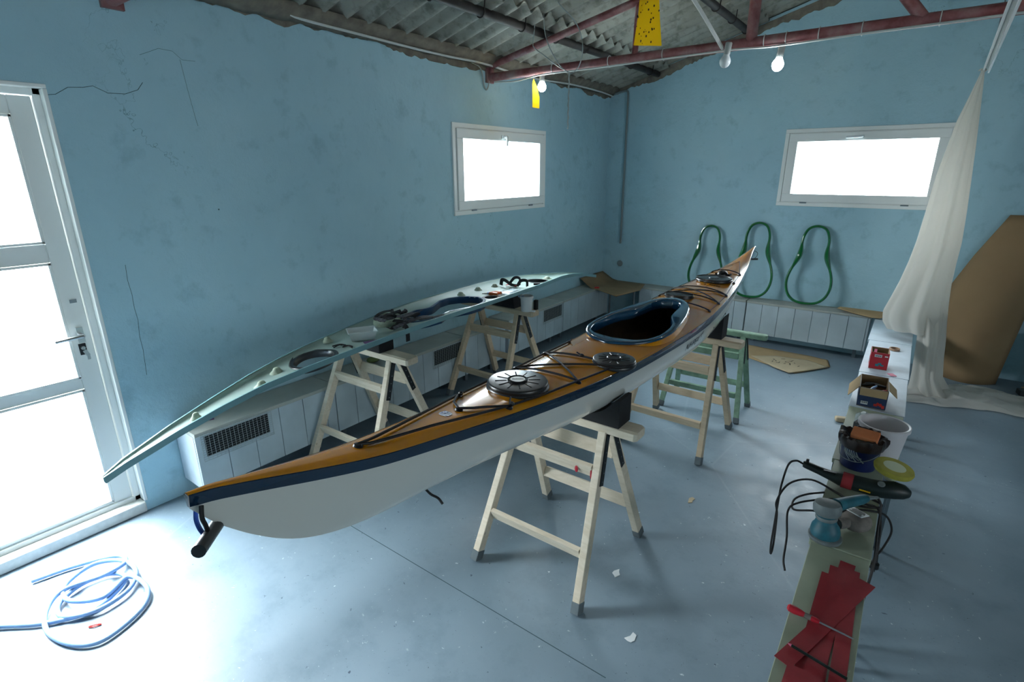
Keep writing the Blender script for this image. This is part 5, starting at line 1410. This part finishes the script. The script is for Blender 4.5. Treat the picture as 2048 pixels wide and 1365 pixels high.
b = MB(); b.bar((-2.965,1.045,BT+.002), (-2.915,1.16,BT+.002), .02, .003); solo(b, 'plastic_strip', 'purple', 'thin dark strip lying on the bench end above the mesh vent', 'strip', (-2.94,1.10,BT))
b = MB(); b.box((-2.81,5.43,BT+.012), (.05,.03,.012), rotz(.4)); solo(b, 'plastic_clip', 'red_small', 'small red clip lying on the corner cardboard', 'clip', (-2.81,5.43,BT+.006))
# rubbish under the back bench on the right
random.seed(2)
for i, (x, y, m, lab) in enumerate(((.98,5.66,'shutter','dark offcut on the floor under the right end of the back bench'), (1.02,5.76,'card_pale','pale flat scrap under the right end of the back bench'), (1.14,5.70,'darksteel','dark rough lump beside the pale scrap under the back bench'))):
    b = MB(); b.box((x,y,.025 if i != 1 else .035), (.12,.08,.045 if i != 1 else .012), rotz(.4*i+.2)); solo(b, 'scrap_piece', m, lab, 'scrap', (x,y,0), bevel=.006)
b = MB(); b.sphere((-2.93,2.28,BT+.02), .04, (1,1.3,.5), 10, 6); solo(b, 'cloth_rag', 'olive', 'small olive rag on the left bench below the upturned cockpit', 'rag', (-2.93,2.28,BT), smooth=True)

# ------------------------------------------------------------------ camera
cam = bpy.data.cameras.new('camera'); co = bpy.data.objects.new('camera', cam); COL.objects.link(co)
f, yaw, pit, rol = 1063.7225718, 0.6389173, 0.3109201, -0.0029718
cam.sensor_fit = 'HORIZONTAL'; cam.sensor_width = 36; cam.lens = f/2048*36; cam.clip_start = .02; cam.clip_end = 100
Fv = Vector((-math.sin(yaw)*math.cos(pit), math.cos(yaw)*math.cos(pit), -math.sin(pit)))
rv = Vector((math.cos(yaw), math.sin(yaw), 0)); uv = rv.cross(Fv)
r2 = rv*math.cos(rol)+uv*math.sin(rol); u2 = -rv*math.sin(rol)+uv*math.cos(rol)
co.matrix_world = Matrix(((r2.x,u2.x,-Fv.x,0),(r2.y,u2.y,-Fv.y,0),(r2.z,u2.z,-Fv.z,1.75),(0,0,0,1)))
S.camera = co

# ------------------------------------------------------------------ daylight
w = bpy.data.worlds.new('sky'); S.world = w; w.use_nodes = True
bg = w.node_tree.nodes['Background']; bg.inputs['Color'].default_value = (.86, .95, 1.0, 1); bg.inputs['Strength'].default_value = 1.0
wt = w.node_tree; tc = wt.nodes.new('ShaderNodeTexCoord'); dt = wt.nodes.new('ShaderNodeVectorMath'); dt.operation = 'DOT_PRODUCT'
dt.inputs[1].default_value = (-.50, .05, .86)          # the bright hazy part of the sky, high on the door side
wt.links.new(tc.outputs['Generated'], dt.inputs[0])
cl_ = wt.nodes.new('ShaderNodeMath'); cl_.operation = 'MAXIMUM'; cl_.inputs[1].default_value = 0
pw_ = wt.nodes.new('ShaderNodeMath'); pw_.operation = 'POWER'; pw_.inputs[1].default_value = 3.0
ma_ = wt.nodes.new('ShaderNodeMath'); ma_.operation = 'MULTIPLY_ADD'; ma_.inputs[1].default_value = 140.0; ma_.inputs[2].default_value = 13.0
wt.links.new(dt.outputs['Value'], cl_.inputs[0]); wt.links.new(cl_.outputs[0], pw_.inputs[0]); wt.links.new(pw_.outputs[0], ma_.inputs[0]); wt.links.new(ma_.outputs[0], bg.inputs['Strength'])
def portal(name, loc, rot, sx, sy):
    l = bpy.data.lights.new(name, 'AREA'); l.shape = 'RECTANGLE'; l.size = sx; l.size_y = sy; l.cycles.is_portal = True
    o = bpy.data.objects.new(name, l); COL.objects.link(o); o.location = loc; o.rotation_euler = rot
portal('door_daylight', (XW-.20, (D0+D1)/2, 1.05), (0, -PI/2, 0), 2.1, .96)
portal('left_window_daylight', (XW-.20, (W1[0]+W1[1])/2, (W1[2]+W1[3])/2), (0, -PI/2, 0), .72, 1.34)
portal('back_window_daylight', ((W2[0]+W2[1])/2, YB+.20, (W2[2]+W2[3])/2), (-PI/2, 0, 0), 1.32, .72)

portal('added_fill_window_daylight', (XR+.2, (FW[0]+FW[1])/2, (FW[2]+FW[3])/2), (0, PI/2, 0), FW[3]-FW[2], FW[1]-FW[0])  # portal for the added, unseen fill window

S.view_settings.view_transform = 'Standard'; S.view_settings.look = 'None'; S.view_settings.gamma = 1
S.view_settings.use_curve_mapping = False; S.view_settings.exposure = -0.36
